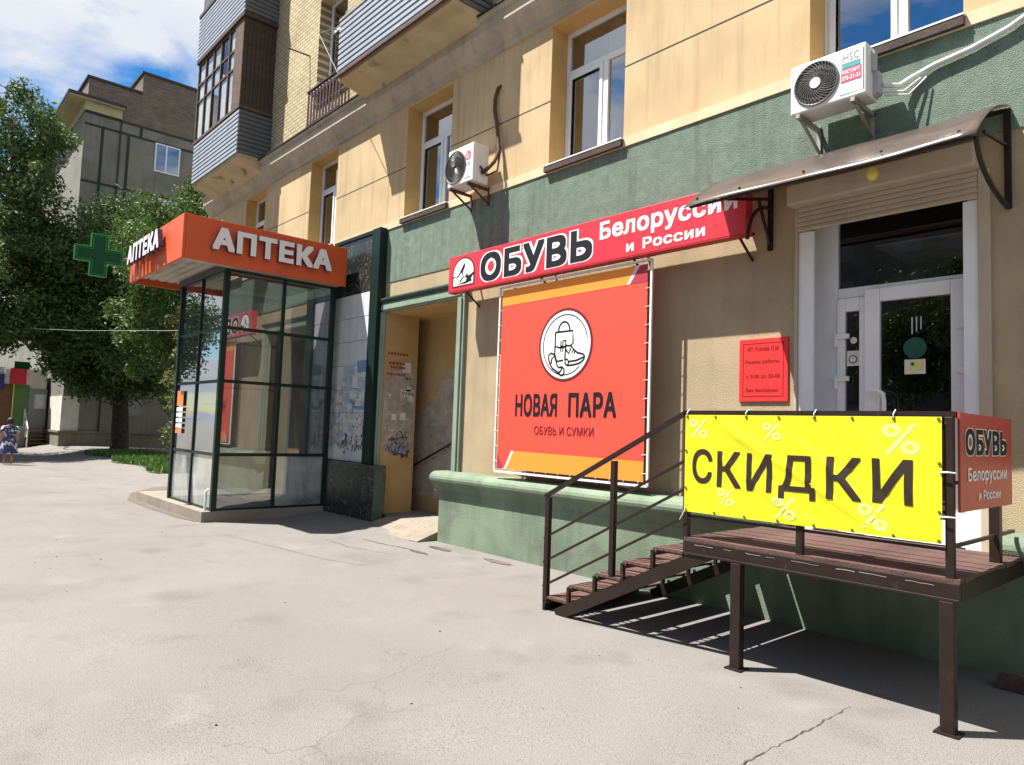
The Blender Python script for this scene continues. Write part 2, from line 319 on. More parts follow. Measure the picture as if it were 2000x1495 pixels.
# ------------------------------------------------------------------ mesh helpers
BASE = {}
def tag(o, label=None, cat=None, group=None, kind=None):
    if label: o['label'] = label
    if cat: o['category'] = cat
    if group: o['group'] = group
    if kind: o['kind'] = kind
    return o
def thing(name, label, cat, base=(0, 0, 0), group=None):
    o = bpy.data.objects.new(name, None); col.objects.link(o); o.location = base; o.empty_display_size = 0.2
    BASE[o] = Vector(base); return tag(o, label, cat, group)
class MB:
    def __init__(s): s.v = []; s.f = []
    def add(s, vs_, fs):
        k = len(s.v); s.v += [Vector(p) for p in vs_]; s.f += [tuple(i+k for i in f) for f in fs]; return s
    def box(s, x0, x1, y0, y1, z0, z1):
        x0, x1 = min(x0, x1), max(x0, x1); y0, y1 = min(y0, y1), max(y0, y1); z0, z1 = min(z0, z1), max(z0, z1)
        return s.add([(x0,y0,z0),(x1,y0,z0),(x1,y1,z0),(x0,y1,z0),(x0,y0,z1),(x1,y0,z1),(x1,y1,z1),(x0,y1,z1)],
                     [(0,3,2,1),(4,5,6,7),(0,1,5,4),(1,2,6,5),(2,3,7,6),(3,0,4,7)])
    def quad(s, a, b, c, d): return s.add([a, b, c, d], [(0, 1, 2, 3)])
    def bar(s, a, b, w, h=None, up=(0, 0, 1)):
        """square bar from a to b"""
        h = h or w; a = Vector(a); b = Vector(b); d = (b-a).normalized(); u = Vector(up)
        if abs(d.dot(u)) > 0.98: u = Vector((0, 1, 0))
        r = d.cross(u).normalized()*w/2; t = r.cross(d).normalized()*h/2
        p = [a-r-t, a+r-t, a+r+t, a-r+t, b-r-t, b+r-t, b+r+t, b-r+t]
        return s.add(p, [(0,3,2,1),(4,5,6,7),(0,1,5,4),(1,2,6,5),(2,3,7,6),(3,0,4,7)])
    def tube(s, pts, r, n=8, cap=True):
        pts = [Vector(p) for p in pts]; rs = r if isinstance(r, (list, tuple)) else [r]*len(pts)
        k0 = len(s.v); prev = None
        for i, p in enumerate(pts):
            d = (pts[min(i+1, len(pts)-1)]-pts[max(i-1, 0)]).normalized()
            if prev is None:
                a = Vector((0, 0, 1)) if abs(d.z) < 0.9 else Vector((1, 0, 0)); u = d.cross(a).normalized()
            else: u = (prev-d*prev.dot(d)).normalized()
            prev = u; v = d.cross(u)
            for j in range(n):
                t = 2*math.pi*j/n; s.v.append(p+(u*math.cos(t)+v*math.sin(t))*rs[i])
        for i in range(len(pts)-1):
            for j in range(n):
                a = k0+i*n+j; b = k0+i*n+(j+1) % n; s.f.append((a, b, b+n, a+n))
        if cap:
            s.f.append(tuple(k0+j for j in reversed(range(n)))); e = k0+(len(pts)-1)*n; s.f.append(tuple(e+j for j in range(n)))
        return s
    def extrude(s, prof, axis, a, b):
        """closed 2-D profile swept along an axis; x: (y,z), y: (x,z), z: (x,y)"""
        n = len(prof); mk = {'x': lambda t, p: (t, p[0], p[1]), 'y': lambda t, p: (p[0], t, p[1]), 'z': lambda t, p: (p[0], p[1], t)}[axis]
        k = len(s.v); s.v += [Vector(mk(a, p)) for p in prof]+[Vector(mk(b, p)) for p in prof]
        for i in range(n): j = (i+1) % n; s.f.append((k+i, k+j, k+n+j, k+n+i))
        s.f.append(tuple(k+i for i in reversed(range(n)))); s.f.append(tuple(k+n+i for i in range(n))); return s
    def disc(s, c, r, axis, h, n=28, rz=None):
        """a flat cylinder, thickness h along axis"""
        c = Vector(c); rz = rz or r; pr = [(math.cos(2*math.pi*i/n)*r, math.sin(2*math.pi*i/n)*rz) for i in range(n)]
        if axis == 'y': return s.extrude([(c.x+p, c.z+q) for p, q in pr], 'y', c.y, c.y+h)
        if axis == 'x': return s.extrude([(c.y+p, c.z+q) for p, q in pr], 'x', c.x, c.x+h)
        return s.extrude([(c.x+p, c.y+q) for p, q in pr], 'z', c.z, c.z+h)
    def mesh(s, name, base=Vector((0, 0, 0)), smooth=False):
        me = bpy.data.meshes.new(name); me.from_pydata([p-base for p in s.v], [], s.f); me.validate()
        bm = bmesh.new(); bm.from_mesh(me); bmesh.ops.recalc_face_normals(bm, faces=bm.faces); bm.to_mesh(me); bm.free()
        if smooth:
            for p in me.polygons: p.use_smooth = True
        return me
    def build(s, name, m, parent=None, base=None, smooth=False, bevel=0.0):
        if base is None: base = BASE.get(parent, Vector((0, 0, 0)))
        base = Vector(base); me = s.mesh(name, base, smooth); me.materials.append(MATS[m])
        o = bpy.data.objects.new(name, me); col.objects.link(o); BASE[o] = base
        if parent: o.parent = parent
        else: o.location = base
        if bevel:
            bv = o.modifiers.new('bevel', 'BEVEL'); bv.width = bevel; bv.segments = 2; bv.limit_method = 'ANGLE'
        return o
def piece(name, me, parent, at):
    """another object that shares mesh data (built round its own origin)"""
    o = bpy.data.objects.new(name, me); col.objects.link(o); o.parent = parent; o.location = Vector(at)-BASE[parent]; BASE[o] = Vector(at); return o
def B(*a): return MB().box(*a)

FONT_CACHE = {}
def contours(t, space):
    """the outlines of a line of text as closed polygons"""
    cu = bpy.data.curves.new('lettering', 'FONT'); cu.body = t; cu.size = 1; cu.space_character = space
    o = bpy.data.objects.new('lettering', cu); col.objects.link(o); dg = bpy.context.evaluated_depsgraph_get()
    cv = o.evaluated_get(dg).to_curve(dg); out = []
    for sp in cv.splines:
        bp = sp.bezier_points; pts = []
        for i in range(len(bp)):
            p, q = bp[i], bp[(i+1) % len(bp)]
            straight = (p.handle_right-p.co).cross(q.co-p.co).length < 1e-5 and (q.handle_left-q.co).cross(q.co-p.co).length < 1e-5
            seg = [p.co] if straight else interpolate_bezier(p.co, p.handle_right, q.handle_left, q.co, 5)[:-1]
            pts += [(v.x, v.y) for v in seg]
        if len(pts) > 2: out.append(np.array(pts))
    o.evaluated_get(dg).to_curve_clear(); bpy.data.objects.remove(o); bpy.data.curves.remove(cu); return out
def winding(P, C):
    w_ = np.zeros(len(P), int); x, y = P[:, 0], P[:, 1]
    A, Bq = C, np.roll(C, -1, 0)
    for (x0, y0), (x1, y1) in zip(A, Bq):
        if y0 == y1: continue
        c = (x1-x0)*(y-y0)-(x-x0)*(y1-y0)
        if y0 < y1: w_ += ((y >= y0) & (y < y1) & (c > 0))
        else: w_ -= ((y >= y1) & (y < y0) & (c < 0))
    return w_
def text_poly(t, bold=0.0, space=1.0):
    """clean triangles of the letters, thickened by bold all round"""
    key = (t, bold, space)
    if key in FONT_CACHE: return FONT_CACHE[key]
    cs = contours(t, space); offs = [(0, 0)]
    if bold: offs = [(i*bold, j*bold) for i in (-1, 0, 1) for j in (-1, 0, 1)]
    # neighbouring contours are handled letter by letter
    grp = []
    for c in sorted(cs, key=lambda c: c[:, 0].min()):
        a0, a1 = c[:, 0].min()-bold-0.001, c[:, 0].max()+bold+0.001
        if grp and a0 < grp[-1][1]: grp[-1][0].append(c); grp[-1][1] = max(grp[-1][1], a1)
        else: grp.append([[c], a1])
    V, F_ = [], []
    for cl_, _ in grp:
        v = []; e = []
        for ox, oy in offs:
            for c in cl_:
                k = len(v); n = len(c); v += [Vector((p[0]+ox, p[1]+oy)) for p in c]; e += [(k+i, k+(i+1) % n) for i in range(n)]
        r = delaunay_2d_cdt(v, e, [], 0, 1e-5, False); vv = np.array([(p.x, p.y) for p in r[0]]); ff = np.array(r[2])
        cen = vv[ff].mean(1); ins = np.zeros(len(ff), bool)
        for ox, oy in offs:
            w_ = np.zeros(len(ff), int)
            for c in cl_: w_ += winding(cen-np.array((ox, oy)), c)
            ins |= (w_ != 0)
        k = len(V); V += [tuple(p) for p in vv]; F_ += [tuple(int(i)+k for i in f) for f in ff[ins]]
    used = sorted({i for f in F_ for i in f}); mp_ = {i: j for j, i in enumerate(used)}
    V = [V[i] for i in used]; F_ = [tuple(mp_[i] for i in f) for f in F_]
    FONT_CACHE[key] = (V, F_); return V, F_
def fit_text(mb, t, T, u0, u1, v0, v1, bold=0.0, depth=0.0, grow=0.0):
    """letters fitted into the rectangle u0..u1, v0..v1 of a plane; T(u,v,w) gives the world point; grow adds an outline's width,
    depth gives the side walls of built-up letters instead of their faces"""
    sp_c = 1.0+bold*2.2
    ref = text_poly(t, bold, sp_c)[0]; vs_, fs = text_poly(t, bold+grow, sp_c)
    a0, a1 = min(p[0] for p in ref), max(p[0] for p in ref); b0, b1 = min(p[1] for p in ref), max(p[1] for p in ref)
    su, sv = (u1-u0)/(a1-a0), (v1-v0)/(b1-b0); Q = lambda p, w_: T(u0+(p[0]-a0)*su, v0+(p[1]-b0)*sv, w_)
    if not depth: mb.add([Q(p, 0) for p in vs_], fs); return mb
    cnt = {}
    for f in fs:
        for i in range(3):
            e = (f[i], f[(i+1) % 3]); k = tuple(sorted(e)); cnt.setdefault(k, []).append(e)
    k = len(mb.v); n = len(vs_); mb.v += [Vector(Q(p, 0)) for p in vs_]+[Vector(Q(p, depth)) for p in vs_]
    for e in cnt.values():
        if len(e) == 1: a, b = e[0]; mb.f.append((k+a, k+b, k+n+b, k+n+a))
    return mb
def ribbon(mb, pts, wd, T, w=0.0, closed=False):
    n = len(pts); L = []
    for i in range(n):
        p = pts[i]; q0 = pts[(i-1) % n] if closed or i else p; q1 = pts[(i+1) % n] if closed or i < n-1 else p
        dx_, dy_ = q1[0]-q0[0], q1[1]-q0[1]; k = math.hypot(dx_, dy_) or 1; nx, ny = -dy_/k*wd/2, dx_/k*wd/2
        L.append((T(p[0]+nx, p[1]+ny, w), T(p[0]-nx, p[1]-ny, w)))
    k = len(mb.v)
    for a, b in L: mb.v += [Vector(a), Vector(b)]
    for i in range(n if closed else n-1):
        j = (i+1) % n; mb.f.append((k+2*i, k+2*i+1, k+2*j+1, k+2*j))
    return mb
def poly2(mb, pts, T, w=0.0): return mb.add([T(p[0], p[1], w) for p in pts], [tuple(range(len(pts)))])
def arc2(cx, cy, r, a0, a1, n=16, ry=None): return [(cx+r*math.cos(R(a0+(a1-a0)*i/n)), cy+(ry or r)*math.sin(R(a0+(a1-a0)*i/n))) for i in range(n+1)]
def wall_xz(mb, x0, x1, z0, z1, y, holes, dep):
    """wall facing -y with rectangular holes (hx0,hx1,hz0,hz1) and their reveals"""
    xs = sorted({x0, x1, *[h[0] for h in holes], *[h[1] for h in holes]}); zs = sorted({z0, z1, *[h[2] for h in holes], *[h[3] for h in holes]})
    xs = [x for x in xs if x0 <= x <= x1]; zs = [z for z in zs if z0 <= z <= z1]
    for a, b in zip(xs, xs[1:]):
        for c, d in zip(zs, zs[1:]):
            mxx, mz = (a+b)/2, (c+d)/2
            if any(h[0] < mxx < h[1] and h[2] < mz < h[3] for h in holes): continue
            mb.quad((a, y, c), (b, y, c), (b, y, d), (a, y, d))
    return mb
def reveals(mb, h, y, dep):
    a, b, c, d = h
    mb.quad((a, y, c), (a, y+dep, c), (a, y+dep, d), (a, y, d)); mb.quad((b, y, c), (b, y, d), (b, y+dep, d), (b, y+dep, c))
    mb.quad((a, y, d), (a, y+dep, d), (b, y+dep, d), (b, y, d)); mb.quad((a, y, c), (b, y, c), (b, y+dep, c), (a, y+dep, c)); return mb

# ------------------------------------------------------------------ ground
def sst(a, b, t):
    t = max(0.0, min(1.0, (t-a)/(b-a))); return t*t*(3-2*t)
def gz(x, y):
    z = 0.10*sst(-1.5, -0.3, y)*sst(-9.9, -11.2, x)
    z += 0.22*sst(-22, -40, x)*sst(-3, 1, y)
    return z
def build_ground():
    def axis(dense, lo, hi, step):
        a = []; t = lo
        while t < hi: a.append(t); t += step
        a.append(hi); ext = [8, 20, 45, 100, 220, 500, 1100]
        return [lo-e for e in reversed(ext)]+a+[hi+e for e in ext]
    xs = axis(1, -48, 6, 0.6); ys = axis(1, -14, 6, 0.4); rr = random.Random(3)
    v = []; f = []; nx, ny = len(xs), len(ys)
    for j, y in enumerate(ys):
        for i, x in enumerate(xs): v.append((x, y, gz(x, y)+(rr.uniform(-0.004, 0.004) if -2.2 > y else 0)))
    for j in range(ny-1):
        for i in range(nx-1): k = j*nx+i; f.append((k, k+1, k+nx+1, k+nx))
    mb = MB().add(v, f); o = mb.build('ground', 'asphalt', smooth=True); tag(o, 'pale dusty worn asphalt pavement in front of the shops', kind='structure')
build_ground()

# ------------------------------------------------------------------ main building
bl = thing('apartment_building', 'beige stucco apartment building with green band, plinth and shop entrance', 'building', (-8, 0, 0))
WIN = [(-3.45, -1.97), (-7.52, -6.06), (-11.52, -10.06), (-15.72, -14.36), (-19.75, -18.4)]
WZ0, WZ1 = 5.97, 8.20
BX0, BX1 = -22.45, 14.0
SHOP = (-3.56, -1.86, 0.95, 4.48); ENTRY = (-11.97, -9.60, -0.4, 4.16)
mb = MB(); wall_xz(mb, BX0, BX1, -0.4, 4.75, 0, [SHOP, ENTRY], 0); mb.build('lower_wall', 'stucco_rough', bl)
mb = MB(); wall_xz(mb, BX0, BX1, 4.75, 5.84, -0.012, [], 0); mb.quad((BX0, -0.012, 4.75), (BX1, -0.012, 4.75), (BX1, 0.0, 4.75), (BX0, 0.0, 4.75)); mb.build('painted_band', 'green_band', bl)
holes = [(a, b, WZ0, WZ1) for a, b in WIN]
mb = B(BX0, BX1, -0.03, 0.05, 5.84, WZ0); mb.build('belt_course', 'cream_trim', bl)
mb = MB(); wall_xz(mb, BX0, BX1, WZ0, 8.30, 0, holes, 0); mb.build('upper_wall', 'stucco', bl)
for h in holes: reveals(MB(), h, 0, 0.42).build('window_reveal', 'stucco_reveal', bl)
# rustication groove: thin near-black bars on the wall face between the windows, in place of a recess
ed = [BX0]+[v for a, b in sorted(WIN) for v in (a, b)]+[BX1]
for i in range(0, len(ed), 2): B(ed[i], ed[i+1], -0.003, 0.01, 6.99, 7.006).build('wall_groove', 'far_joint', bl)
# cornice
prof = [(0.02, 8.24), (-0.05, 8.26), (-0.06, 8.36), (-0.12, 8.42), (-0.21, 8.56), (-0.24, 8.60), (-0.24, 8.78), (-0.30, 8.80), (-0.30, 8.86), (0.02, 8.93)]
MB().extrude(prof, 'x', BX0-0.3, BX1).build('cornice', 'cornice', bl)
MB().extrude([(-0.33, 8.865), (-0.33, 8.885), (0.0, 8.965), (0.0, 8.94)], 'x', BX0-0.33, BX1).build('cornice_flashing', 'roof_metal', bl)
# brick storeys
BW = [(-15.70, -14.30, 9.95, 12.3), (-11.6, -10.1, 9.0, 12.3), (-19.8, -18.5, 9.0, 12.3)]
BW += [(a, b, 13.9, 16.2) for a, b, _, _ in BW]
mb = MB(); wall_xz(mb, BX0, BX1, 8.93, 20, 0, BW, 0); mb.build('brick_wall', 'brick', bl)
for h in BW: reveals(MB(), h, 0, 0.4).build('brick_reveal', 'brick', bl)
MB().quad((BX0, 0, -0.4), (BX0, 12, -0.4), (BX0, 12, 20), (BX0, 0, 20)).build('end_wall', 'stucco', bl)
MB().quad((BX0, 0, 20), (BX1, 0, 20), (BX1, 12, 20), (BX0, 12, 20)).quad((BX0, 12, -0.4), (BX1, 12, -0.4), (BX1, 12, 20), (BX0, 12, 20)).quad((BX1, 0, -.4), (BX1, 12, -.4), (BX1, 12, 20), (BX1, 0, 20)).build('rear_wall', 'far_panel', bl)
MB().quad((BX0+.01, 3.5, -0.4), (BX1-.01, 3.5, -0.4), (BX1-.01, 3.5, 20), (BX0+.01, 3.5, 20)).build('partition', 'interior', bl)
B(BX0+0.01, BX1-0.01, 0.5, 3.49, 5.2, 5.5).build('floor_slab', 'interior', bl)

def window(h, dep, style, curtain=None, opened=False):
    a, b, c, d = h; y = dep; fr = B(a, a+0.07, y, y+0.06, c, d).box(b-0.07, b, y, y+0.06, c, d).box(a+0.07, b-0.07, y, y+0.06, c, c+0.07).box(a+0.07, b-0.07, y, y+0.06, d-0.07, d)
    zt = c+(d-c)*0.675; xm = a+(b-a)*0.56
    fr.box(a+0.07, b-0.07, y-0.004, y+0.056, zt, zt+0.09)
    if style == 2: fr.box(xm-0.05, xm+0.05, y-0.008, y+0.05, c+0.07, zt)
    o = fr.build('window', 'white_pvc', bl, bevel=0.006)
    panes = [(a+0.07, b-0.07, zt+0.09, d-0.07)]
    panes += [(a+0.07, xm-0.05, c+0.07, zt), (xm+0.05, b-0.07, c+0.07, zt)] if style == 2 else [(a+0.07, b-0.07, c+0.07, zt)]
    for p in panes: MB().quad((p[0], y+0.03, p[2]), (p[1], y+0.03, p[2]), (p[1], y+0.03, p[3]), (p[0], y+0.03, p[3])).build('pane', 'glass_window', o)
    p = panes[1]; s = B(p[0], p[0]+0.06, y-0.025, y-0.003, p[2], p[3]).box(p[1]-0.06, p[1], y-0.025, y-0.003, p[2], p[3]).box(p[0]+0.06, p[1]-0.06, y-0.025, y-0.003, p[2], p[2]+0.06).box(p[0]+0.06, p[1]-0.06, y-0.025, y-0.003, p[3]-0.06, p[3])
    s.build('sash', 'white_pvc', o)
    # sill with a drip edge
    MB().extrude([(-0.09, c-0.03), (-0.09, c-0.012), (y, c+0.02), (y, c-0.0)], 'x', a-0.03, b+0.03).build('sill', 'white_paint', o)
    B(a-0.02, b+0.02, -0.085, -0.032, c-0.12, c-0.031).build('sill_lip_shadow', 'old_wood_dark', o)  # brown sill front and the shadow gap under the sill, in one dark colour
    if curtain:
        for (xa, xb, mt) in curtain:
            k = max(6, int((xb-xa)/0.06)); pts = [(xa+(xb-xa)*i/k, y+0.22+0.025*math.sin(i*1.9)) for i in range(k+1)]
            cm = MB()
            for p, q in zip(pts, pts[1:]): cm.quad((p[0], p[1], c), (q[0], q[1], c), (q[0], q[1], d), (p[0], p[1], d))
            cm.build('curtain', mt, o)
    return o
window((WIN[0][0], WIN[0][1], WZ0, WZ1), 0.36, 2, [(-2.62, -1.99, 'curtain_blue')])
window((WIN[1][0], WIN[1][1], WZ0, WZ1), 0.34, 2, [(-6.85, -6.1, 'curtain_white')])
window((WIN[2][0], WIN[2][1], WZ0, WZ1), 0.34, 2)
window((WIN[3][0], WIN[3][1], WZ0, WZ1), 0.30, 2, [(-15.3, -14.4, 'curtain_white')])
window((WIN[4][0], WIN[4][1], WZ0, WZ1), 0.30, 2)
for i, h in enumerate(BW): window(h, 0.3, 2, [(h[0]+0.5, h[1]-0.1, 'curtain_white')] if i < 2 else None)

# plinth with its rounded ledge, left out in front of the shop door
def ledge(x0, x1, name='plinth_ledge'):
    pr = [(0.0, 1.18), (-0.20, 1.18)]+[(-0.22+0.15*-math.cos(R(t)), 1.065+0.115*math.sin(R(t))) for t in (80, 60, 40, 20, 0, -20, -40, -60)]+[(-0.27, 0.93), (-0.245, 0.88), (-0.24, 0.84), (0.0, 0.84)]
    MB().extrude(pr, 'x', x0, x1).build(name, 'green_plinth', bl, smooth=False)
ledge(-9.78, -3.62); ledge(-1.68, BX1)
MB().extrude([(-9.72, 0.0), (-9.66, -0.23), (BX1, -0.23), (BX1, 0.0)], 'z', -0.3, 0.84).build('plinth', 'green_plinth', bl)
B(-3.62, -1.68, -0.23, -0.002, 0.843, 0.95).build('door_step', 'concrete', bl)

# residents' entrance: moulded frame, vestibule, handrail
e = MB().box(-12.19, -11.97, -0.06, 0.0, 0.1, 4.16).box(-12.14, -12.00, -0.09, -0.06, 0.1, 4.16)
ent = e.build('entrance', 'green_jamb', bl, bevel=0.01)
B(-9.60, -9.40, -0.06, 0.0, 0.1, 4.16).box(-9.56, -9.45, -0.09, -0.06, 0.1, 4.16).build('jamb', 'green_jamb', ent, bevel=0.01)
B(-12.19, -9.40, -0.062, 0.0, 4.16, 4.34).box(-12.10, -9.48, -0.09, -0.062, 4.19, 4.30).build('lintel', 'green_jamb', ent, bevel=0.01)
MB().extrude([(0, 4.34), (-0.08, 4.34), (-0.13, 4.39), (-0.13, 4.42), (0, 4.44)], 'x', -12.24, -9.35).build('lintel_cap', 'green_dark', ent)
MB().quad((-11.97, 0, 0.1), (-11.97, 0.78, 0.1), (-11.97, 0.78, 4.16), (-11.97, 0, 4.16)).build('side_wall', 'doorway_wall', ent)
MB().quad((-14.2, 1.1, 0.1), (-7.2, 1.1, 0.1), (-7.2, 1.1, 4.16), (-14.2, 1.1, 4.16)).quad((-11.97, 0.78, .1), (-14.2, 0.78, .1), (-14.2, 0.78, 4.16), (-11.97, 0.78, 4.16)).quad((-14.2, 0.78, .1), (-14.2, 1.1, .1), (-14.2, 1.1, 4.16), (-14.2, 0.78, 4.16)).build('back_wall', 'doorway_wall', ent)
MB().quad((-9.60, 0, 0.1), (-9.60, 0.05, 0.1), (-9.60, 0.05, 4.16), (-9.60, 0, 4.16)).quad((-9.6, 0.05, 0.1), (-7.2, 0.05, 0.1), (-7.2, 0.05, 4.16), (-9.6, 0.05, 4.16)).quad((-7.2, 0.05, .1), (-7.2, 1.1, .1), (-7.2, 1.1, 4.16), (-7.2, .05, 4.16)).build('near_wall', 'doorway_wall', ent)
MB().quad((-14.2, 0.01, 4.159), (-7.2, 0.01, 4.159), (-7.2, 1.1, 4.159), (-14.2, 1.1, 4.159)).build('vestibule_ceiling', 'stucco_reveal', ent)
B(-14.1, -7.2, 0.002, 1.095, -0.1, 0.20).build('vestibule_floor', 'concrete', ent)
MB().tube([(-12.7, 1.02, 0.95), (-11.0, 1.02, 1.62), (-9.9, 1.02, 2.05)], 0.022).tube([(-11.2, 1.02, 1.54), (-11.2, 1.099, 1.52)], 0.012, 6).build('handrail', 'rubber', ent)
TL = lambda u, v, w: (-11.966+w, u, v)              # on the vestibule's left wall: u runs into the building
rr = random.Random(11)
def blob(mb, cx, cy, rx, ry, T, n=26, jag=0.22, w=0.0):
    poly2(mb, [(cx+rx*math.cos(2*math.pi*i/n)*(1+rr.uniform(-jag, jag)), cy+ry*math.sin(2*math.pi*i/n)*(1+rr.uniform(-jag, jag)*0.6)) for i in range(n)], T, w)
def scribble(mb, x0, x1, z0, z1, n, T, wd=0.012, size=0.10, w=0.004):
    for k in range(n):
        x, z = rr.uniform(x0, x1), rr.uniform(z0, z1); p = [(x, z)]; a = rr.uniform(0, 6.28)
        for j in range(rr.randint(3, 8)):
            a += rr.uniform(-1.4, 1.4); x += math.cos(a)*size*0.4; z += math.sin(a)*size*0.4; x = min(max(x, x0), x1); p.append((x, z))
        ribbon(mb, p, wd*rr.uniform(0.6, 1.3), T, w)
mb = MB(); poly2(mb, [(0.03, 1.55), (0.74, 1.55), (0.75, 2.9), (0.62, 3.05), (0.1, 3.0), (0.03, 2.7)], TL, 0.002); mb.build('whitewash', 'whitewash', ent)
mb = MB(); scribble(mb, 0.05, 0.72, 1.6, 2.9, 90, TL, 0.012, 0.05); tag(mb.build('graffiti', 'grey_print', ent), kind='stuff')
mb = MB(); blob(mb, 0.38, 1.50, 0.27, 0.17, TL, jag=0.3, w=0.003); mb.build('graffiti', 'scribble_blue', ent)
mb = MB(); scribble(mb, 0.12, 0.66, 1.32, 1.68, 40, TL, 0.018, 0.07, 0.006); tag(mb.build('graffiti', 'scribble_dark', ent), kind='stuff')
for i, (z, a, b) in enumerate(((3.33, 0.07, 0.50), (3.14, 0.10, 0.48), (3.06, 0.14, 0.48), (2.92, 0.06, 0.50), (2.85, 0.50, 0.62))):
    u = a; mb = MB()
    while u < b:
        l_ = rr.uniform(0.03, 0.07); poly2(mb, [(u, z), (u+l_, z), (u+l_, z+0.05), (u, z+0.05)], TL, 0.006); u += l_+0.02
    mb.build('painted_notice', 'scribble_red', ent)
mb = MB(); poly2(mb, [(0.42, 3.0), (0.62, 3.0), (0.62, 3.2), (0.42, 3.2)], TL, 0.004); mb.build('paper', 'paper_white', ent); mb = MB(); poly2(mb, [(0.40, 2.42), (0.72, 2.42), (0.72, 2.66), (0.40, 2.66)], TL, 0.004); mb.build('paper', 'paper_white', ent)
mb = MB(); fit_text(mb, 'Аптека', lambda u, v, w: TL(u, v, 0.007+w), 0.42, 0.70, 2.54, 2.62, 0.02); mb.build('lettering', 'scribble_dark', ent)
for k in range(26):
    u, z = rr.uniform(0.05, 0.62), rr.uniform(1.5, 2.85); w_, h_ = rr.uniform(0.06, 0.14), rr.uniform(0.05, 0.15); q = 0.0025+0.0001*k
    mb = MB(); poly2(mb, [(u, z), (u+w_, z), (u+w_, z+h_), (u, z+h_)], TL, q); mb.build('paper', 'paper_white' if k % 5 == 0 else 'whitewash', ent)
TBk = lambda u, v, w: (u, 1.096-w, v)
mb = MB(); poly2(mb, [(-13.0, 0.5), (-10.2, 0.5), (-10.15, 3.0), (-10.7, 3.15), (-11.15, 3.12), (-11.5, 2.9), (-11.8, 2.45), (-12.4, 2.1), (-13.0, 2.05)], TBk, 0.0); mb.build('whitewash', 'whitewash', ent)
mb = MB(); scribble(mb, -12.6, -10.4, 0.9, 2.8, 260, TBk, 0.012, 0.07, 0.003); tag(mb.build('graffiti', 'grey_print', ent), kind='stuff')

# shop door, shutter
sh = B(SHOP[0]-0.05, SHOP[1]+0.02, -0.20, 0.0, 4.44, 4.66).build('roller_shutter', 'shutter', bl, bevel=0.02)
for (a, b, m_) in ((SHOP[0]-0.03, SHOP[0]+0.004, 'shutter'), (SHOP[0]+0.005, SHOP[0]+0.17, 'white_pvc'), (SHOP[1]-0.13, SHOP[1]-0.005, 'white_pvc'), (SHOP[1]-0.004, SHOP[1]+0.09, 'shutter')):
    B(a, b, -0.035 if m_ == 'shutter' else -0.01, 0.03, 0.955, 4.439 if m_ == 'shutter' else 4.17).build('guide_rail', m_, sh, bevel=0.006)
pr = [(-0.018, 0.0), (-0.03, 0.012), (-0.03, 0.040), (-0.018, 0.052), (0.0, 0.052), (0.0, 0.0)]
sm = MB().extrude(pr, 'x', SHOP[0]+0.006, SHOP[1]-0.006).mesh('slat'); sm.materials.append(MATS['shutter'])
for i in range(5): piece('slat', sm, sh, (0, -0.01, 4.18+i*0.053))
mb = MB(); reveals(mb, SHOP, 0, 0.5); mb.build('door_reveal', 'white_paint', bl)
DY = 0.24
dr = B(-3.50, -3.24, DY, DY+0.08, 0.96, 4.43).box(-2.02, -1.88, DY, DY+0.08, 0.96, 4.43).box(-3.24, -2.02, DY, DY+0.08, 4.28, 4.43).box(-3.24, -2.02, DY, DY+0.08, 3.44, 3.55).build('shop_door', 'white_pvc', bl, bevel=0.01)
MB().quad((-3.24, DY+0.04, 3.55), (-2.02, DY+0.04, 3.55), (-2.02, DY+0.04, 4.28), (-3.24, DY+0.04, 4.28)).build('transom_pane', 'glass_door', dr)
def leaf(x0, x1, z0, z1, px0, px1, pz0, pz1, y):
    o = B(x0, px0, y, y+0.07, z0, z1).box(px1, x1, y, y+0.07, z0, z1).box(px0, px1, y, y+0.07, pz1, z1).box(px0, px1, y, y+0.07, z0, pz0).build('door_leaf', 'white_pvc', dr, bevel=0.01)
    MB().quad((px0, y+0.035, pz0), (px1, y+0.035, pz0), (px1, y+0.035, pz1), (px0, y+0.035, pz1)).build('pane', 'glass_door', dr)
leaf(-3.235, -2.945, 0.97, 3.435, -3.15, -3.005, 1.2, 3.29, DY-0.03)
leaf(-2.94, -2.025, 0.97, 3.50, -2.79, -2.15, 1.2, 3.36, DY-0.06)
MB().tube([(-2.86, DY-0.06, 2.44), (-2.86, DY-0.13, 2.44), (-2.83, DY-0.17, 2.44), (-2.76, DY-0.19, 2.43), (-2.71, DY-0.19, 2.40), (-2.70, DY-0.19, 2.32), (-2.70, DY-0.19, 1.75), (-2.72, DY-0.17, 1.66), (-2.86, DY-0.06, 1.62)], 0.022, 8).build('handle', 'white_paint', dr, smooth=True)
for z in (2.55, 3.0):
    B(-3.22, -3.10, DY-0.055, DY-0.03, z, z+0.05).box(-3.245, -3.22, DY-0.06, DY-0.03, z-0.08, z+0.06).build('hinge', 'white_paint', dr)
for z in (2.62, 3.04): MB().tube([(-2.10, DY-0.075, z), (-2.00, DY-0.075, z)], 0.024, 8).build('hinge', 'white_paint', dr)
MB().disc((-2.47, DY-0.033, 2.86), 0.105, 'y', 0.002).build('sticker', 'sticker_green', dr)
B(-2.565, -2.375, DY-0.033, DY-0.031, 2.60, 2.745).build('sticker', 'paper_white', dr); B(-2.52, -2.40, DY-0.036, DY-0.034, 2.63, 2.73).build('sticker', 'yellow_pale', dr)
MB().disc((-2.49, DY-0.039, 2.70), 0.018, 'y', 0.002, 12).build('sticker', 'scribble_dark', dr)
MB().disc((-3.07, DY-0.003, 2.98), 0.035, 'y', 0.002).build('sticker', 'paper_white', dr)
B(-3.14, -3.01, DY-0.003, DY-0.001, 2.71, 2.87).build('sticker', 'paper_white', dr)
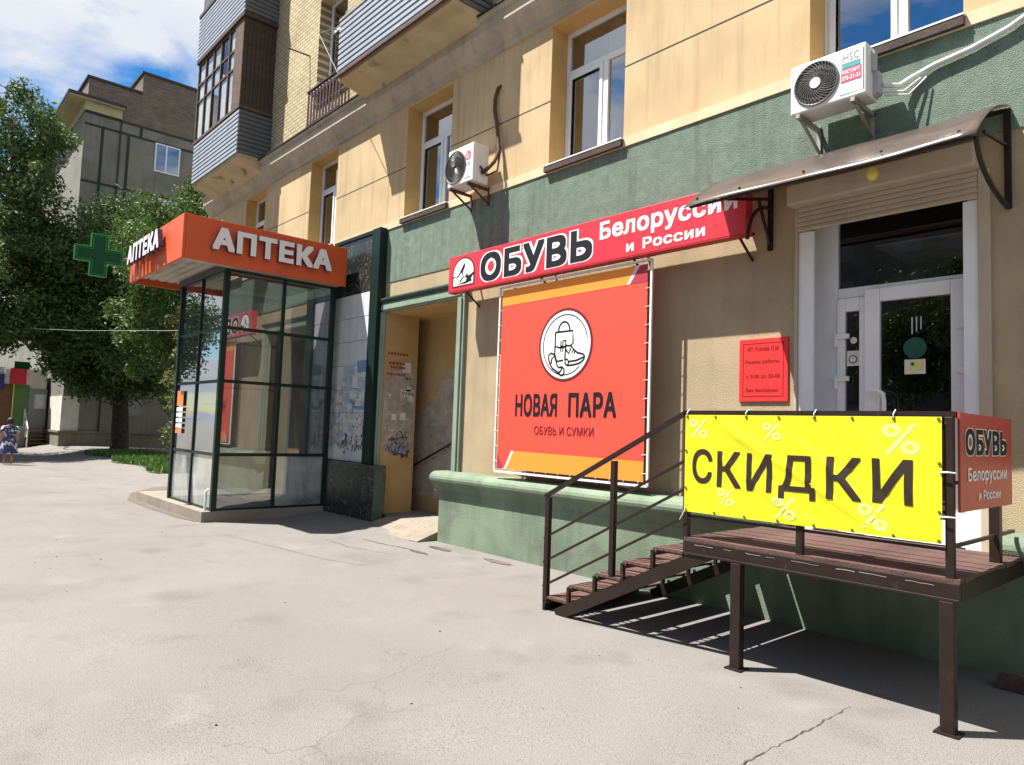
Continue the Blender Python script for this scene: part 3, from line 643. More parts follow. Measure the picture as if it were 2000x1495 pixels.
MB().disc((-3.075, DY-0.006, 2.78), 0.045, 'y', 0.002).build('sticker', 'scribble_dark', dr); MB().disc((-3.075, DY-0.009, 2.78), 0.033, 'y', 0.002).build('sticker', 'paper_white', dr)
B(-3.14, -3.02, DY+0.02, DY+0.022, 1.9, 2.3).build('sticker', 'shop_blue', dr)
mb = MB()
for i, x in enumerate((-2.50, -2.46, -2.42)): mb.box(x, x+0.012, DY-0.033, DY-0.031, 3.0+0.02*i, 3.17)
mb.build('sticker', 'paper_pale', dr)
# shop interior seen dimly through the glass: a far wall, a plain pale ceiling panel
B(-3.1, -2.0, 0.9, 1.9, 4.12, 4.14).build('ceiling_panel', 'curtain_white', bl)
B(-3.4, -1.9, 0.6, 3.4, 0.9, 0.95).build('shop_floor', 'interior', bl)

# ------------------------------------------------------------------ balconies
def slat_mesh(L, axis, pitch, mname):
    p = [(0.0, 0.004), (-0.034, 0.004), (-0.030, pitch*0.66), (-0.004, pitch*0.80), (0.0, pitch*0.80)]
    m_ = MB().extrude(p, axis, 0, L).mesh('slat'); m_.materials.append(MATS[mname]); return m_
def siding(parent, x0, x1, y, z0, z1, pitch, side_to=None, side_x=None):
    me = slat_mesh(x1-x0, 'x', pitch, 'siding'); n = int(round((z1-z0)/pitch))
    for i in range(n): piece('slat', me, parent, (x0, y, z0+i*pitch))
    B(x0, x1-0.003, y+0.001, y+0.012, z0, z1).build('backing', 'rubber', parent)  # near-black sheet in the slat gaps: the lap shadows put into its colour
    if side_to is not None:
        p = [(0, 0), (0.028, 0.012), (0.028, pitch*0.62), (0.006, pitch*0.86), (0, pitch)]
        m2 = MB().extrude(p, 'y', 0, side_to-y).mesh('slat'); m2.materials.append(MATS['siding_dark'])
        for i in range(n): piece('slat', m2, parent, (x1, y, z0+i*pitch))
# big balcony over the shop
bb = B(-12.85, -9.05, -0.85, 0.0, 8.98, 9.10).build('balcony', 'slab', bl)
MB().extrude([(-0.86, 8.90), (-0.86, 8.98), (0.0, 8.98), (0.0, 8.70), (-0.12, 8.72), (-0.62, 8.86)], 'x', -12.86, -9.04).build('balcony_slab', 'slab', bb)
siding(bb, -12.85, -9.05, -0.87, 8.98, 10.15, 0.117, 0.0)
B(-12.87, -9.0, -0.91, -0.85, 10.15, 10.20).build('rail', 'galv', bb)
MB().bar((-12.86, -0.93, 8.96), (-9.02, -0.93, 8.96), 0.05, 0.06).build('edge_flashing', 'rust', bb)
# drying rack on its left end, light steel rods
dry = MB()
for a, b in (((-12.9, -0.85, 10.1), (-13.9, -0.85, 10.35)), ((-12.9, -0.2, 10.1), (-13.9, -0.2, 10.35)), ((-13.9, -0.85, 10.35), (-13.9, -0.2, 10.35)), ((-12.9, -0.87, 9.1), (-13.9, -0.85, 10.35)), ((-13.2, -0.85, 10.17), (-13.2, -0.2, 10.17)), ((-13.55, -0.85, 10.26), (-13.55, -0.2, 10.26))): dry.tube([a, b], 0.009, 6)
dry.build('drying_rack', 'grille', bb)
# glazed balcony at the building's end, two storeys of it in view
lb = B(-21.85, -18.30, -0.86, 0.0, 8.86, 8.98).build('balcony', 'slab', bl)
MB().extrude([(-0.84, 8.80), (-0.84, 8.86), (0.0, 8.86), (0.0, 8.48), (-0.10, 8.52), (-0.6, 8.74)], 'x', -21.8, -18.32).build('balcony_slab', 'slab', lb)
siding(lb, -21.85, -18.30, -0.87, 8.92, 10.12, 0.12, 0.0)
B(-21.9, -18.25, -0.92, -0.02, 10.13, 10.21).build('sill_beam', 'old_wood', lb)
Z0, Z1 = 10.21, 12.62
cols = [-21.88, -21.25, -20.62, -19.99, -19.36, -18.9]
zs = [Z0, 11.45, 11.98, Z1]
for x in cols: B(x, x+0.06, -0.90, -0.83, Z0, Z1).build('mullion', 'old_wood', lb)
for i, (a, b) in enumerate(zip(cols, cols[1:])):
    for j, (c, d) in enumerate(zip(zs, zs[1:])):
        B(a+0.06, b, -0.888, -0.84, d-0.05, d).build('transom', 'old_wood', lb)
        MB().quad((a+0.06, -0.86, c), (b, -0.86, c), (b, -0.86, d-0.05), (a+0.06, -0.86, d-0.05)).build('pane', 'glass_clear', lb)
for i, (c_, d_) in ((0, (Z0, 12.55)), (1, (Z0, 11.44)), (1, (11.46, 12.55)), (2, (11.46, 12.55)), (3, (Z0, 11.44)), (4, (Z0, 12.55))): B(cols[i]+0.065, cols[i+1]-0.005, -0.845, -0.836, c_, d_).build('curtain', 'curtain_white' if c_ < 11 else 'paper_pale', lb)
B(-18.84, -18.30, -0.90, -0.84, Z0, Z1).build('corner_board', 'old_wood', lb)
pm = MB().box(0, 0.025, 0, 0.1, 0, Z1-Z0).mesh('plank'); pm.materials.append(MATS['old_wood_dark'])
for i in range(8): piece('plank', pm, lb, (-18.32+0.004*(i % 2), -0.87+i*0.106, Z0))
B(-21.95, -18.2, -0.95, -0.02, 12.63, 12.75).build('head_beam', 'old_wood_dark', lb)
ub = B(-21.9, -18.28, -0.87, 0.0, 12.76, 12.9).build('balcony', 'slab', bl)
siding(ub, -22.0, -18.25, -0.90, 12.78, 14.1, 0.12, 0.0)
B(-22.0, -18.2, -0.95, -0.02, 14.1, 14.2).build('rail', 'old_wood_dark', ub)
B(-21.95, -18.3, -0.85, -0.02, 14.2, 16.6).build('upper_glazing', 'siding_dark', ub)
# planter guard under the brick window
gd = MB().bar((-15.8, -0.16, 9.92), (-14.2, -0.16, 9.92), 0.05, 0.03).bar((-15.8, -0.16, 9.06), (-14.2, -0.16, 9.06), 0.04, 0.04).bar((-15.8, 0, 9.92), (-15.8, -0.16, 9.92), 0.03).bar((-14.2, 0, 9.92), (-14.2, -0.16, 9.92), 0.03).build('window_guard', 'maroon_metal', bl)
for i in range(11): B(-15.78+i*0.156, -15.78+i*0.156+0.085, -0.165, -0.15, 9.08, 9.9).build('slat', 'maroon_metal', gd)
MB().tube([(-16.15, -0.0, 11.05), (-16.45, -0.45, 11.2)], 0.02, 6).build('bracket', 'rust', bl)

# ------------------------------------------------------------------ air conditioners
def air_con(name, label, x0, x1, z0, z1, yf, dep, big):
    t = thing(name, label, 'air conditioner', ((x0+x1)/2, 0, z0-0.3), 'air conditioner outdoor units on the wall')
    cs = B(x0, x1, yf, yf+dep, z0, z1).build('casing', 'ac_white', t, bevel=0.018)
    H = z1-z0; r = H*0.425; cx = x0+(x1-x0)*(0.36 if big else 0.31); cz = z0+H*0.5
    MB().disc((cx, yf-0.002, cz), r, 'y', 0.003, 40).build('fan_disc', 'ac_dark', t)  # flat near-black disc on the casing in place of a hollow
    g = MB(); nb = 34
    for i in range(nb):
        a = 2*math.pi*i/nb; pts = []
        for k in range(6):
            q = 0.12+0.86*k/5; b_ = a+0.95*q; pts.append((cx+r*q*math.cos(b_), yf-0.012-0.01*math.sin(q*3), cz+r*q*math.sin(b_)))
        g.tube(pts, 0.0042, 4)
    for q in (0.45, 0.72): g.tube([(cx+r*q*math.cos(R(d)), yf-0.014, cz+r*q*math.sin(R(d))) for d in range(0, 361, 12)], 0.004, 4)
    g.tube([(cx+r*math.cos(R(d)), yf-0.008, cz+r*math.sin(R(d))) for d in range(0, 361, 10)], 0.010, 6)
    g.build('fan_grille', 'grille', t)
    for bx in (x0+0.09, x1-0.12):
        b_ = MB().bar((bx, yf-0.02, z0-0.03), (bx, 0.0, z0-0.03), 0.04, 0.04).bar((bx, -0.02, z0+0.02), (bx, -0.02, z0-0.30), 0.04, 0.03).bar((bx, yf+0.06, z0-0.05), (bx, -0.02, z0-0.27), 0.025, 0.025)
        b_.build('bracket', 'galv' if big else 'rust', t)
    T = lambda u, v, w: (u, yf-0.003-w, v)
    if big:
        MB().disc((cx, yf-0.03, cz), 0.055, 'y', 0.02, 20).build('fan_cap', 'ac_white', t, smooth=False)
        ux0, ux1 = x0+(x1-x0)*0.70, x0+(x1-x0)*0.93
        mb = MB(); fit_text(mb, 'HSC', T, ux0+0.01, ux1-0.01, z0+H*0.74, z0+H*0.88, 0.0); mb.build('lettering', 'grey_print', t)
        B(ux0, ux1, yf-0.004, yf-0.001, z0+H*0.60, z0+H*0.70).build('sticker', 'sticker_teal', t)
        B(ux0-0.01, ux1+0.01, yf-0.004, yf-0.001, z0+H*0.33, z0+H*0.58).build('sticker', 'sticker_red', t)
        T2 = lambda u, v, w: (u, yf-0.007-w, v)
        mb = MB(); fit_text(mb, 'РОСТАРТ', T2, ux0, ux1, z0+H*0.48, z0+H*0.555, 0.02); mb.build('lettering', 'white_print', t); mb = MB(); fit_text(mb, '275-21-21', T2, ux0, ux1, z0+H*0.36, z0+H*0.44, 0.02); mb.build('lettering', 'white_print', t)
        mb = MB(); ribbon(mb, [(ux0-0.02, z0+0.05), (x1-0.025, z0+0.05), (x1-0.025, z1-0.05)], 0.008, T, 0.0); mb.build('panel_seam', 'grille', t)
        B(x1, x1+0.03, yf+0.12, yf+0.20, z0+0.26, z1-0.06).build('handle', 'ac_grey', t)
        MB().extrude([(x1, z0+0.02), (x1+0.055, z0+0.05), (x1+0.055, z0+0.26), (x1, z0+0.30)], 'y', yf+0.16, yf+dep-0.03).build('valve_cover', 'ac_grey', t)
    else:
        ux = x0+(x1-x0)*0.80
        MB().disc((ux, yf-0.005, z0+H*0.70), 0.075, 'y', 0.003, 24, ).build('emblem', 'sticker_pink', t)
        mb = MB(); T3 = lambda u, v, w: (u, yf-0.008, v); ribbon(mb, arc2(ux, z0+H*0.70, 0.048, 90, 360, 14), 0.012, T3); ribbon(mb, [(ux, z0+H*0.70+0.03), (ux, z0+H*0.70-0.022), (ux+0.024, z0+H*0.70-0.022)], 0.010, T3); mb.build('emblem_mark', 'white_print', t)
        mb = MB(); fit_text(mb, 'LG', T, ux-0.055, ux+0.055, z0+H*0.43, z0+H*0.52, 0.03); mb.build('lettering', 'grey_print', t)
        mb = MB(); ribbon(mb, [(ux-0.08, z0+0.07), (ux+0.08, z0+0.07)], 0.01, T); mb.build('panel_seam', 'grille', t)
    return t
air_con('air_conditioner', 'white outdoor unit with big fan and red sticker above the shop door', -3.42, -2.66, 5.28, 5.80, -0.50, 0.30, True)
air_con('air_conditioner', 'white outdoor unit with pink round emblem on rusty brackets beside the window', -9.46, -8.78, 5.94, 6.58, -0.48, 0.33, False)
mb = MB().tube([(-8.77, -0.30, 6.10), (-8.66, -0.26, 6.16), (-8.60, -0.18, 6.28), (-8.62, -0.07, 6.50), (-8.72, -0.05, 6.95), (-8.80, -0.05, 7.25), (-8.80, -0.05, 7.45), (-8.74, -0.04, 7.62), (-8.72, 0.02, 7.66)], 0.032, 8).tube([(-8.77, -0.34, 6.2), (-8.70, -0.25, 6.05), (-8.62, -0.1, 6.15), (-8.62, -0.05, 6.5)], 0.02, 6)
tag(mb.build('pipe', 'rust', base=(-8.72, 0, 6.05), smooth=True), 'brown wrapped pipe climbing the wall from the left air conditioner', 'pipe')
mb = MB().tube([(-2.60, -0.25, 5.42), (-2.50, -0.10, 5.44), (-2.40, -0.06, 5.50), (-2.2, -0.05, 5.56), (-1.9, -0.05, 5.60), (-1.6, -0.05, 5.68), (-1.3, -0.05, 5.82), (-1.0, -0.05, 5.98), (0.5, -0.05, 6.4)], 0.024, 8).tube([(-2.60, -0.22, 5.36), (-2.45, -0.12, 5.36), (-2.32, -0.06, 5.47)], 0.010, 6).tube([(-2.60, -0.22, 5.33), (-2.40, -0.14, 5.30), (-2.27, -0.06, 5.46)], 0.008, 6)
tag(mb.build('conduit', 'ac_white', base=(-2, 0, 5.4), smooth=True), 'white insulated hose running up the green band from the right air conditioner', 'pipe')

# ------------------------------------------------------------------ shop sign board
T0 = lambda y: (lambda u, v, w: (u, y-w, v))
sg = thing('shop_sign', 'long red shop sign board above the banner with black and white lettering', 'sign', (-6.7, 0, 4.16))
B(-9.39, -3.96, -0.42, -0.27, 4.165, 4.755).build('board', 'red_sign', sg, bevel=0.006)
B(-9.391, -3.959, -0.418, -0.272, 4.150, 4.164).build('edge', 'red_edge', sg)
mb = MB(); fit_text(mb, 'ОБУВЬ', T0(-0.4225), -8.55, -6.20, 4.225, 4.68, 0.065, grow=0.028); mb.build('lettering_outline', 'white_print', sg)
mb = MB(); fit_text(mb, 'ОБУВЬ', T0(-0.4255), -8.55, -6.20, 4.225, 4.68, 0.037); mb.build('lettering', 'navy', sg)
mb = MB(); fit_text(mb, 'Белоруссии', T0(-0.4235), -6.07, -4.06, 4.40, 4.70, 0.03); mb.build('lettering', 'white_print', sg); mb = MB(); fit_text(mb, 'и', T0(-0.4235), -5.62, -5.50, 4.225, 4.33, 0.03); mb.build('lettering', 'white_print', sg); mb = MB(); fit_text(mb, 'России', T0(-0.4235), -5.36, -4.47, 4.225, 4.365, 0.03); mb.build('lettering', 'white_print', sg)
TT = T0(-0.4225)
mb = MB(); poly2(mb, [(-9.28, 4.225), (-8.70, 4.225)]+arc2(-8.99, 4.46, 0.29, 0, 180, 16, 0.25), TT); mb.build('emblem_border', 'maroon', sg)
TT = T0(-0.4245)
mb = MB(); poly2(mb, [(-9.25, 4.25), (-8.73, 4.25)]+arc2(-8.99, 4.46, 0.26, 0, 180, 16, 0.22), TT); mb.build('emblem', 'white_print', sg)
TT = T0(-0.4265)
mb = MB()
poly2(mb, [(-9.19, 4.39), (-9.12, 4.42), (-8.99, 4.59), (-8.955, 4.61), (-8.95, 4.55), (-8.99, 4.49), (-9.01, 4.40), (-9.03, 4.40), (-9.03, 4.47), (-9.13, 4.385)], TT)
poly2(mb, [(-9.27, 4.40), (-9.20, 4.41), (-9.19, 4.39), (-9.27, 4.385)], TT)
poly2(mb, [(-9.10, 4.31), (-8.98, 4.40), (-8.96, 4.39), (-9.06, 4.30)], TT); poly2(mb, [(-9.18, 4.27), (-8.92, 4.30), (-8.88, 4.38), (-8.80, 4.40), (-8.71, 4.44), (-8.72, 4.40), (-8.78, 4.34), (-8.76, 4.29), (-8.82, 4.28), (-8.92, 4.265)], TT)
poly2(mb, [(-8.95, 4.37), (-8.90, 4.43), (-8.86, 4.39), (-8.89, 4.35)], TT); mb.build('emblem_mark', 'navy', sg)
for x in (-9.05, -7.3, -5.6, -4.1): MB().bar((x, 0, 4.26), (x, -0.27, 4.26), 0.03).bar((x, 0, 3.95), (x, -0.30, 4.16), 0.022).build('bracket', 'brown_steel', sg)

# ------------------------------------------------------------------ banner on its frame
bn_ = thing('wall_banner', 'large red square shoe shop banner laced to a white frame', 'banner', (-6.85, -0.1, 1.3)); bn_.location = (-6.727, -0.245, 1.31); bn_.scale = (0.982, 0.982, 0.982)
YB = -0.18
mb = MB()
for a, b in (((-8.30, YB, 1.27), (-5.38, YB, 1.27)), ((-8.30, YB, 4.14), (-5.38, YB, 4.14)), ((-8.30, YB, 1.27), (-8.30, YB, 4.14)), ((-5.38, YB, 1.27), (-5.38, YB, 4.14))): mb.bar(a, b, 0.028)
for x in (-8.0, -5.7): mb.bar((x, YB, 4.10), (x, 0.16, 4.10), 0.025)
mb.bar((-7.83, YB, 1.26), (-7.83, 0.14, 1.20), 0.025).bar((-5.9, YB, 1.26), (-5.9, 0.14, 1.20), 0.025)
mb.build('frame', 'white_paint', bn_)
def sheet(x0, x1, z0, z1, y, amp, seed, nx=26, nz_=24):
    r_ = random.Random(seed); ph = [r_.uniform(0, 6) for _ in range(4)]
    def off(x, z):
        u, v = (x-x0)/(x1-x0), (z-z0)/(z1-z0); e = min(1, 6*min(u, 1-u, v, 1-v)+0.15)
        return amp*e*(math.sin(7*u+9*v+ph[0])*0.5+math.sin(13*u-5*v+ph[1])*0.3+math.sin(3*u+ph[2])*0.5)
    return off
def grid_sheet(name, m_, parent, x0, x1, z0, z1, y, off, nx=30, nz_=26):
    v = []; f = []
    for j in range(nz_+1):
        for i in range(nx+1):
            x = x0+(x1-x0)*i/nx; z = z0+(z1-z0)*j/nz_; v.append((x, y+off(x, z), z))
    for j in range(nz_):
        for i in range(nx): k = j*(nx+1)+i; f.append((k, k+1, k+nx+2, k+nx+1))
    o = MB().add(v, f).build(name, m_, parent, smooth=True)
    return o
flat = lambda x, z: 0.0
B(-8.24, -5.44, YB-0.006, YB-0.003, 1.32, 4.09).build('sheet', 'banner_red', bn_)
TB = T0(YB-0.009)
mb = MB(); poly2(mb, [(-8.24, 3.84), (-8.24, 4.09), (-5.62, 4.09), (-5.78, 3.86), (-6.4, 3.855)], TB); mb.build('print_band', 'banner_orange', bn_); mb = MB(); poly2(mb, [(-8.02, 1.32), (-5.44, 1.32), (-5.44, 1.575), (-7.86, 1.60)], TB); mb.build('print_band', 'banner_orange', bn_)
mb = MB(); poly2(mb, [(-5.62, 4.09), (-5.56, 4.09), (-5.72, 3.86), (-5.78, 3.86)], TB); mb.build('print_stripe', 'banner_grey', bn_); mb = MB(); poly2(mb, [(-8.08, 1.32), (-8.02, 1.32), (-7.86, 1.60), (-7.92, 1.60)], TB); mb.build('print_stripe', 'banner_grey', bn_)
mb = MB(); poly2(mb, [(-5.56, 4.09), (-5.44, 4.09), (-5.44, 3.86), (-5.72, 3.86)], TB); mb.build('print_corner', 'banner_wine', bn_); mb = MB(); poly2(mb, [(-8.24, 1.32), (-8.08, 1.32), (-8.24, 1.56)], TB); mb.build('print_corner', 'banner_wine', bn_)
LX, LZ = -6.86, 3.145
circ = lambda r_: [(LX+r_*math.cos(R(a)), LZ+r_*math.sin(R(a))) for a in range(0, 360, 8)]
mb = MB(); poly2(mb, circ(0.525), T0(YB-0.009)); mb.build('logo_border', 'maroon', bn_)
mb = MB(); poly2(mb, circ(0.485), T0(YB-0.011)); mb.build('logo', 'white_print', bn_)
TG = T0(YB-0.013); mb = MB()
ribbon(mb, arc2(LX, LZ, 0.43, -48, -350, 44), 0.016, TG)
def L(*p): return [(LX+a*0.001, LZ+b*0.001) for a, b in p]
S = 0.028
ribbon(mb, L((-190, 190), (150, 190), (160, 10), (110, -20), (30, -15), (-20, -35), (-110, -35), (-190, -10), (-190, 190)), S, TG)
ribbon(mb, [(LX-0.02+0.11*math.cos(R(a)), LZ+0.20+0.13*math.sin(R(a))) for a in range(0, 181, 15)], S, TG)
ribbon(mb, L((-190, 0), (-195, -120), (-150, -230), (-20, -220)), S, TG)
for a, b in (((-75, 60), (-75, -100)), ((-35, 60), (-35, -100)), ((-75, -20), (-35, -20)), ((-30, 60), (20, 60)), ((20, 60), (20, -10))): ribbon(mb, L(a, b), 0.022, TG)
ribbon(mb, L((20, 0), (10, -210), (40, -215)), S, TG)
ribbon(mb, L((25, -70), (80, -130), (110, -80), (130, -30), (190, -90), (250, -130), (350, -150), (385, -185), (370, -230), (300, -275), (180, -295), (60, -300), (15, -270), (15, -215), (60, -210), (85, -250), (70, -290)), S, TG)
ribbon(mb, L((85, -245), (230, -235), (370, -195)), S, TG)
for a, b in (((170, -80), (140, -130)), ((200, -100), (180, -145))): ribbon(mb, L(a, b), 0.02, TG)
ribbon(mb, L((-200, -130), (-270, -105), (-310, -130), (-315, -190), (-280, -270), (-230, -330), (-120, -390), (-70, -430), (-35, -440), (0, -405), (0, -350), (-40, -315), (-110, -320), (-140, -290), (-160, -230), (-200, -150), (-250, -190), (-260, -260)), S, TG)
ribbon(mb, L((-110, -395), (-60, -370), (-45, -320)), S, TG)
mb.build('logo_mark', 'navy', bn_)
mb = MB(); fit_text(mb, 'НОВАЯ', T0(YB-0.011), -7.86, -6.98, 2.12, 2.46, 0.03); mb.build('lettering', 'navy', bn_); mb = MB(); fit_text(mb, 'ПАРА', T0(YB-0.011), -6.76, -5.90, 2.12, 2.46, 0.03); mb.build('lettering', 'navy', bn_)
mb = MB(); fit_text(mb, 'ОБУВЬ И СУМКИ', T0(YB-0.011), -7.43, -6.28, 1.86, 1.985, 0.008); mb.build('lettering', 'maroon', bn_)
tie = MB().tube([(-0.035, -0.008, 0), (0.0, -0.02, 0.004), (0.06, 0.0, 0.008)], 0.0035, 4).mesh('lace'); tie.materials.append(MATS['white_paint'])
tiev = MB().tube([(0, -0.008, 0.035), (0.003, -0.02, 0.0), (0.006, 0.0, -0.06)], 0.0035, 4).mesh('lace'); tiev.materials.append(MATS['white_paint'])
for i in range(12):
    z = 1.42+i*0.235; piece('lace', tie, bn_, (-5.44, YB, z)); piece('lace', tie, bn_, (-8.30, YB, z))
    x = -8.1+i*0.235; piece('lace', tiev, bn_, (x, YB, 1.30)); piece('lace', tiev, bn_, (x, YB, 4.14))

# ------------------------------------------------------------------ opening hours plaque
pq = thing('hours_plaque', 'small red opening hours plaque on the wall left of the shop door', 'sign', (-3.95, 0, 2.32))
B(-4.245, -3.66, -0.022, -0.001, 2.325, 3.04).build('board', 'red_plaque', pq, bevel=0.004)
TP = T0(-0.024); mb = MB()
ribbon(mb, [(-4.195, 2.385), (-3.715, 2.385), (-3.715, 2.985), (-4.195, 2.985)], 0.012, TP, closed=True); mb.build('border', 'dark_red', pq)
hgt = 0.055
for t_, z, a, b in (('ИП Ускова Л.М', 2.895, -4.14, -3.77), ('Режим работы:', 2.745, -4.165, -3.75), ('с 9-00 до 20-00', 2.58, -4.155, -3.75), ('Без выходных', 2.425, -4.155, -3.765)): fit_text(MB(), t_, TP, a, b, z, z+hgt, 0.02).build('lettering', 'dark_red', pq)

# ------------------------------------------------------------------ entrance canopy
cn = thing('door_canopy', 'curved brown translucent canopy over the shop door', 'canopy', (-2.97, 0, 4.0))
prof = [(-1.05, 4.375), (-0.98, 4.44), (-0.88, 4.525), (-0.75, 4.62), (-0.60, 4.72), (-0.44, 4.81), (-0.27, 4.885), (-0.12, 4.94), (-0.005, 4.97)]
def bend(x, p):
    return (x, p[0]+0.015*math.sin(x*5), p[1]+0.012*math.sin(x*3.3+1)*(1 if p[0] < -0.3 else 0.2))
v = []; f = []; nxs = 22
for i in range(nxs+1):
    x = -4.34+2.73*i/nxs
    for p in prof: v.append(bend(x, p))
for i in range(nxs):
    for j in range(len(prof)-1): k = i*len(prof)+j; f.append((k, k+1, k+len(prof)+1, k+len(prof)))
o = MB().add(v, f).build('sheet', 'polycarb', cn, smooth=True); sd = o.modifiers.new('thickness', 'SOLIDIFY'); sd.thickness = 0.006
MB().bar((-4.30, -0.985, 4.385), (-1.65, -0.985, 4.385), 0.03, 0.025).build('front_rail', 'rubber', cn)
MB().bar((-4.0, -0.02, 4.93), (-1.63, -0.02, 4.93), 0.03, 0.03).build('wall_rail', 'brown_steel', cn)
for x in (-3.88, -1.63):
    b_ = MB().bar((x, -0.02, 4.03), (x, -0.02, 4.93), 0.05, 0.04)
    b_.bar((x, -0.03, 4.62), (x, -0.96, 4.39), 0.03, 0.03).bar((x, -0.03, 4.10), (x, -0.30, 4.56), 0.025, 0.03) if x < -3 else b_.bar((x, -0.03, 4.60), (x, -0.75, 4.50), 0.025)
    b_.tube([(x, -0.96+0.94*(1-math.cos(R(t))), 4.40-0.36*math.sin(R(t))) if x > -3 else (x, -0.02-0.5*math.cos(R(t)), 4.06+0.45*math.sin(R(t)) ) for t in range(0, 91, 10)], 0.022, 6)
    b_.build('bracket', 'brown_steel', cn)
bolt = MB().disc((0, 0, 0), 0.014, 'z', 0.012, 8).mesh('bolt'); bolt.materials.append(MATS['rubber'])
for x in (-4.22, -3.72, -3.05, -2.35, -1.75): piece('bolt', bolt, cn, (x, -0.97, 4.462))
lp = thing('lamp_bulb', 'round yellow lamp hanging under the canopy', 'lamp', (-2.60, -0.5, 4.40))
MB().tube([(-2.60, -0.5, 4.395), (-2.60, -0.5, 4.41), (-2.60, -0.5, 4.44), (-2.60, -0.5, 4.48), (-2.60, -0.5, 4.515), (-2.60, -0.5, 4.53)], [0.015, 0.038, 0.055, 0.052, 0.032, 0.02], 14).build('globe', 'yellow_lamp', lp, smooth=True)
MB().tube([(-2.60, -0.5, 4.53), (-2.60, -0.5, 4.60), (-2.60, -0.48, 4.77)], 0.014, 8).build('socket', 'rubber', lp)

# ------------------------------------------------------------------ stair and platform
pf = thing('entrance_stair', 'brown welded steel stair and platform with railing before the shop door', 'stair', (-3.4, -1.2, 0))
PX0, PX1, PY0, PY1 = -3.66, -1.50, -1.92, -0.27
pk = MB().box(PX0+0.002, PX1-0.002, 0, 0.105, 0, 0.03).mesh('deck_board'); pk.materials.append(MATS['deck_wood'])
nb = 15
for i in range(nb): piece('deck_board', pk, pf, (random.uniform(-0.006, 0.006), PY0-0.01+i*(PY1-PY0)/nb, 0.985+random.uniform(-0.003, 0.003)))
B(PX0, PX1, PY0-0.025, PY0+0.01, 0.865, 0.984).box(PX0, PX1, PY0-0.045, PY0-0.025, 0.865, 0.885).build('front_beam', 'brown_steel', pf, bevel=0.004)
B(PX1-0.045, PX1, PY0+0.012, PY1, 0.865, 0.984).build('side_beam', 'brown_steel', pf); B(PX0, PX0+0.045, PY0+0.012, PY1, 0.865, 0.984).build('side_beam', 'brown_steel', pf)
for x in (-3.13, -1.575): B(x-0.045, x+0.045, PY0+0.012-0.06, PY0+0.03, -0.02, 0.864).build('leg', 'brown_steel', pf, bevel=0.006)
rs = random.Random(77); x = PX0+0.12
while x < PX1-0.1:
    l_ = rs.uniform(0.04, 0.22); mb = MB(); ribbon(mb, [(x+l_*i/4, 0.958+rs.uniform(-0.003, 0.003)) for i in range(5)], rs.uniform(0.003, 0.007), lambda u, v, w: (u, PY0-0.0275, v))
    mb.build('worn_paint', 'galv', pf); x += l_+rs.uniform(0.02, 0.16)
for x in (-3.13, -1.575): B(x-0.075, x+0.075, PY0-0.08, PY0+0.06, -0.01, 0.012).build('base_plate', 'brown_steel', pf)
# railing posts, rails
YR = PY0+0.02
for x in (-3.655, -2.61, -1.565): B(x-0.026, x+0.026, YR-0.026, YR+0.026, 0.99, 2.10).build('post', 'brown_steel', pf, bevel=0.004)
MB().bar((-3.69, YR, 2.12), (-1.535, YR, 2.12), 0.045, 0.04).build('handrail', 'brown_steel', pf)
for z in (1.20, 1.45, 1.70): MB().bar((-3.655, YR, z), (-1.565, YR, z), 0.02).build('rail', 'brown_steel', pf)
B(-5.43, -5.37, YR-0.026, YR+0.026, 0.10, 1.20).build('post', 'brown_steel', pf, bevel=0.004)
B(-4.53, -4.475, YR-0.026, YR+0.026, 0.52, 1.64).build('post', 'brown_steel', pf, bevel=0.004)
MB().bar((-5.45, YR, 1.205), (-3.68, YR, 2.12), 0.045, 0.04).build('handrail', 'brown_steel', pf)
for a, b in ((0.755, 1.70), (0.50, 1.445), (0.245, 1.19)): MB().bar((-5.45, YR-0.0, a), (-3.655, YR, b), 0.022).build('rail', 'brown_steel', pf)
# right end
MB().bar((-1.565, YR+0.03, 1.22), (-1.565, -0.30, 1.22), 0.025).build('rail', 'brown_steel', pf)
B(-1.60, -1.53, -0.86, -0.78, 1.016, 2.12).build('post', 'brown_steel', pf); MB().bar((-1.565, YR+0.03, 2.12), (-1.565, -0.78, 2.12), 0.04).build('handrail', 'brown_steel', pf)
MB().bar((-1.565, YR+0.03, 1.65), (-1.565, -0.86, 1.65), 0.022).build('rail', 'brown_steel', pf)
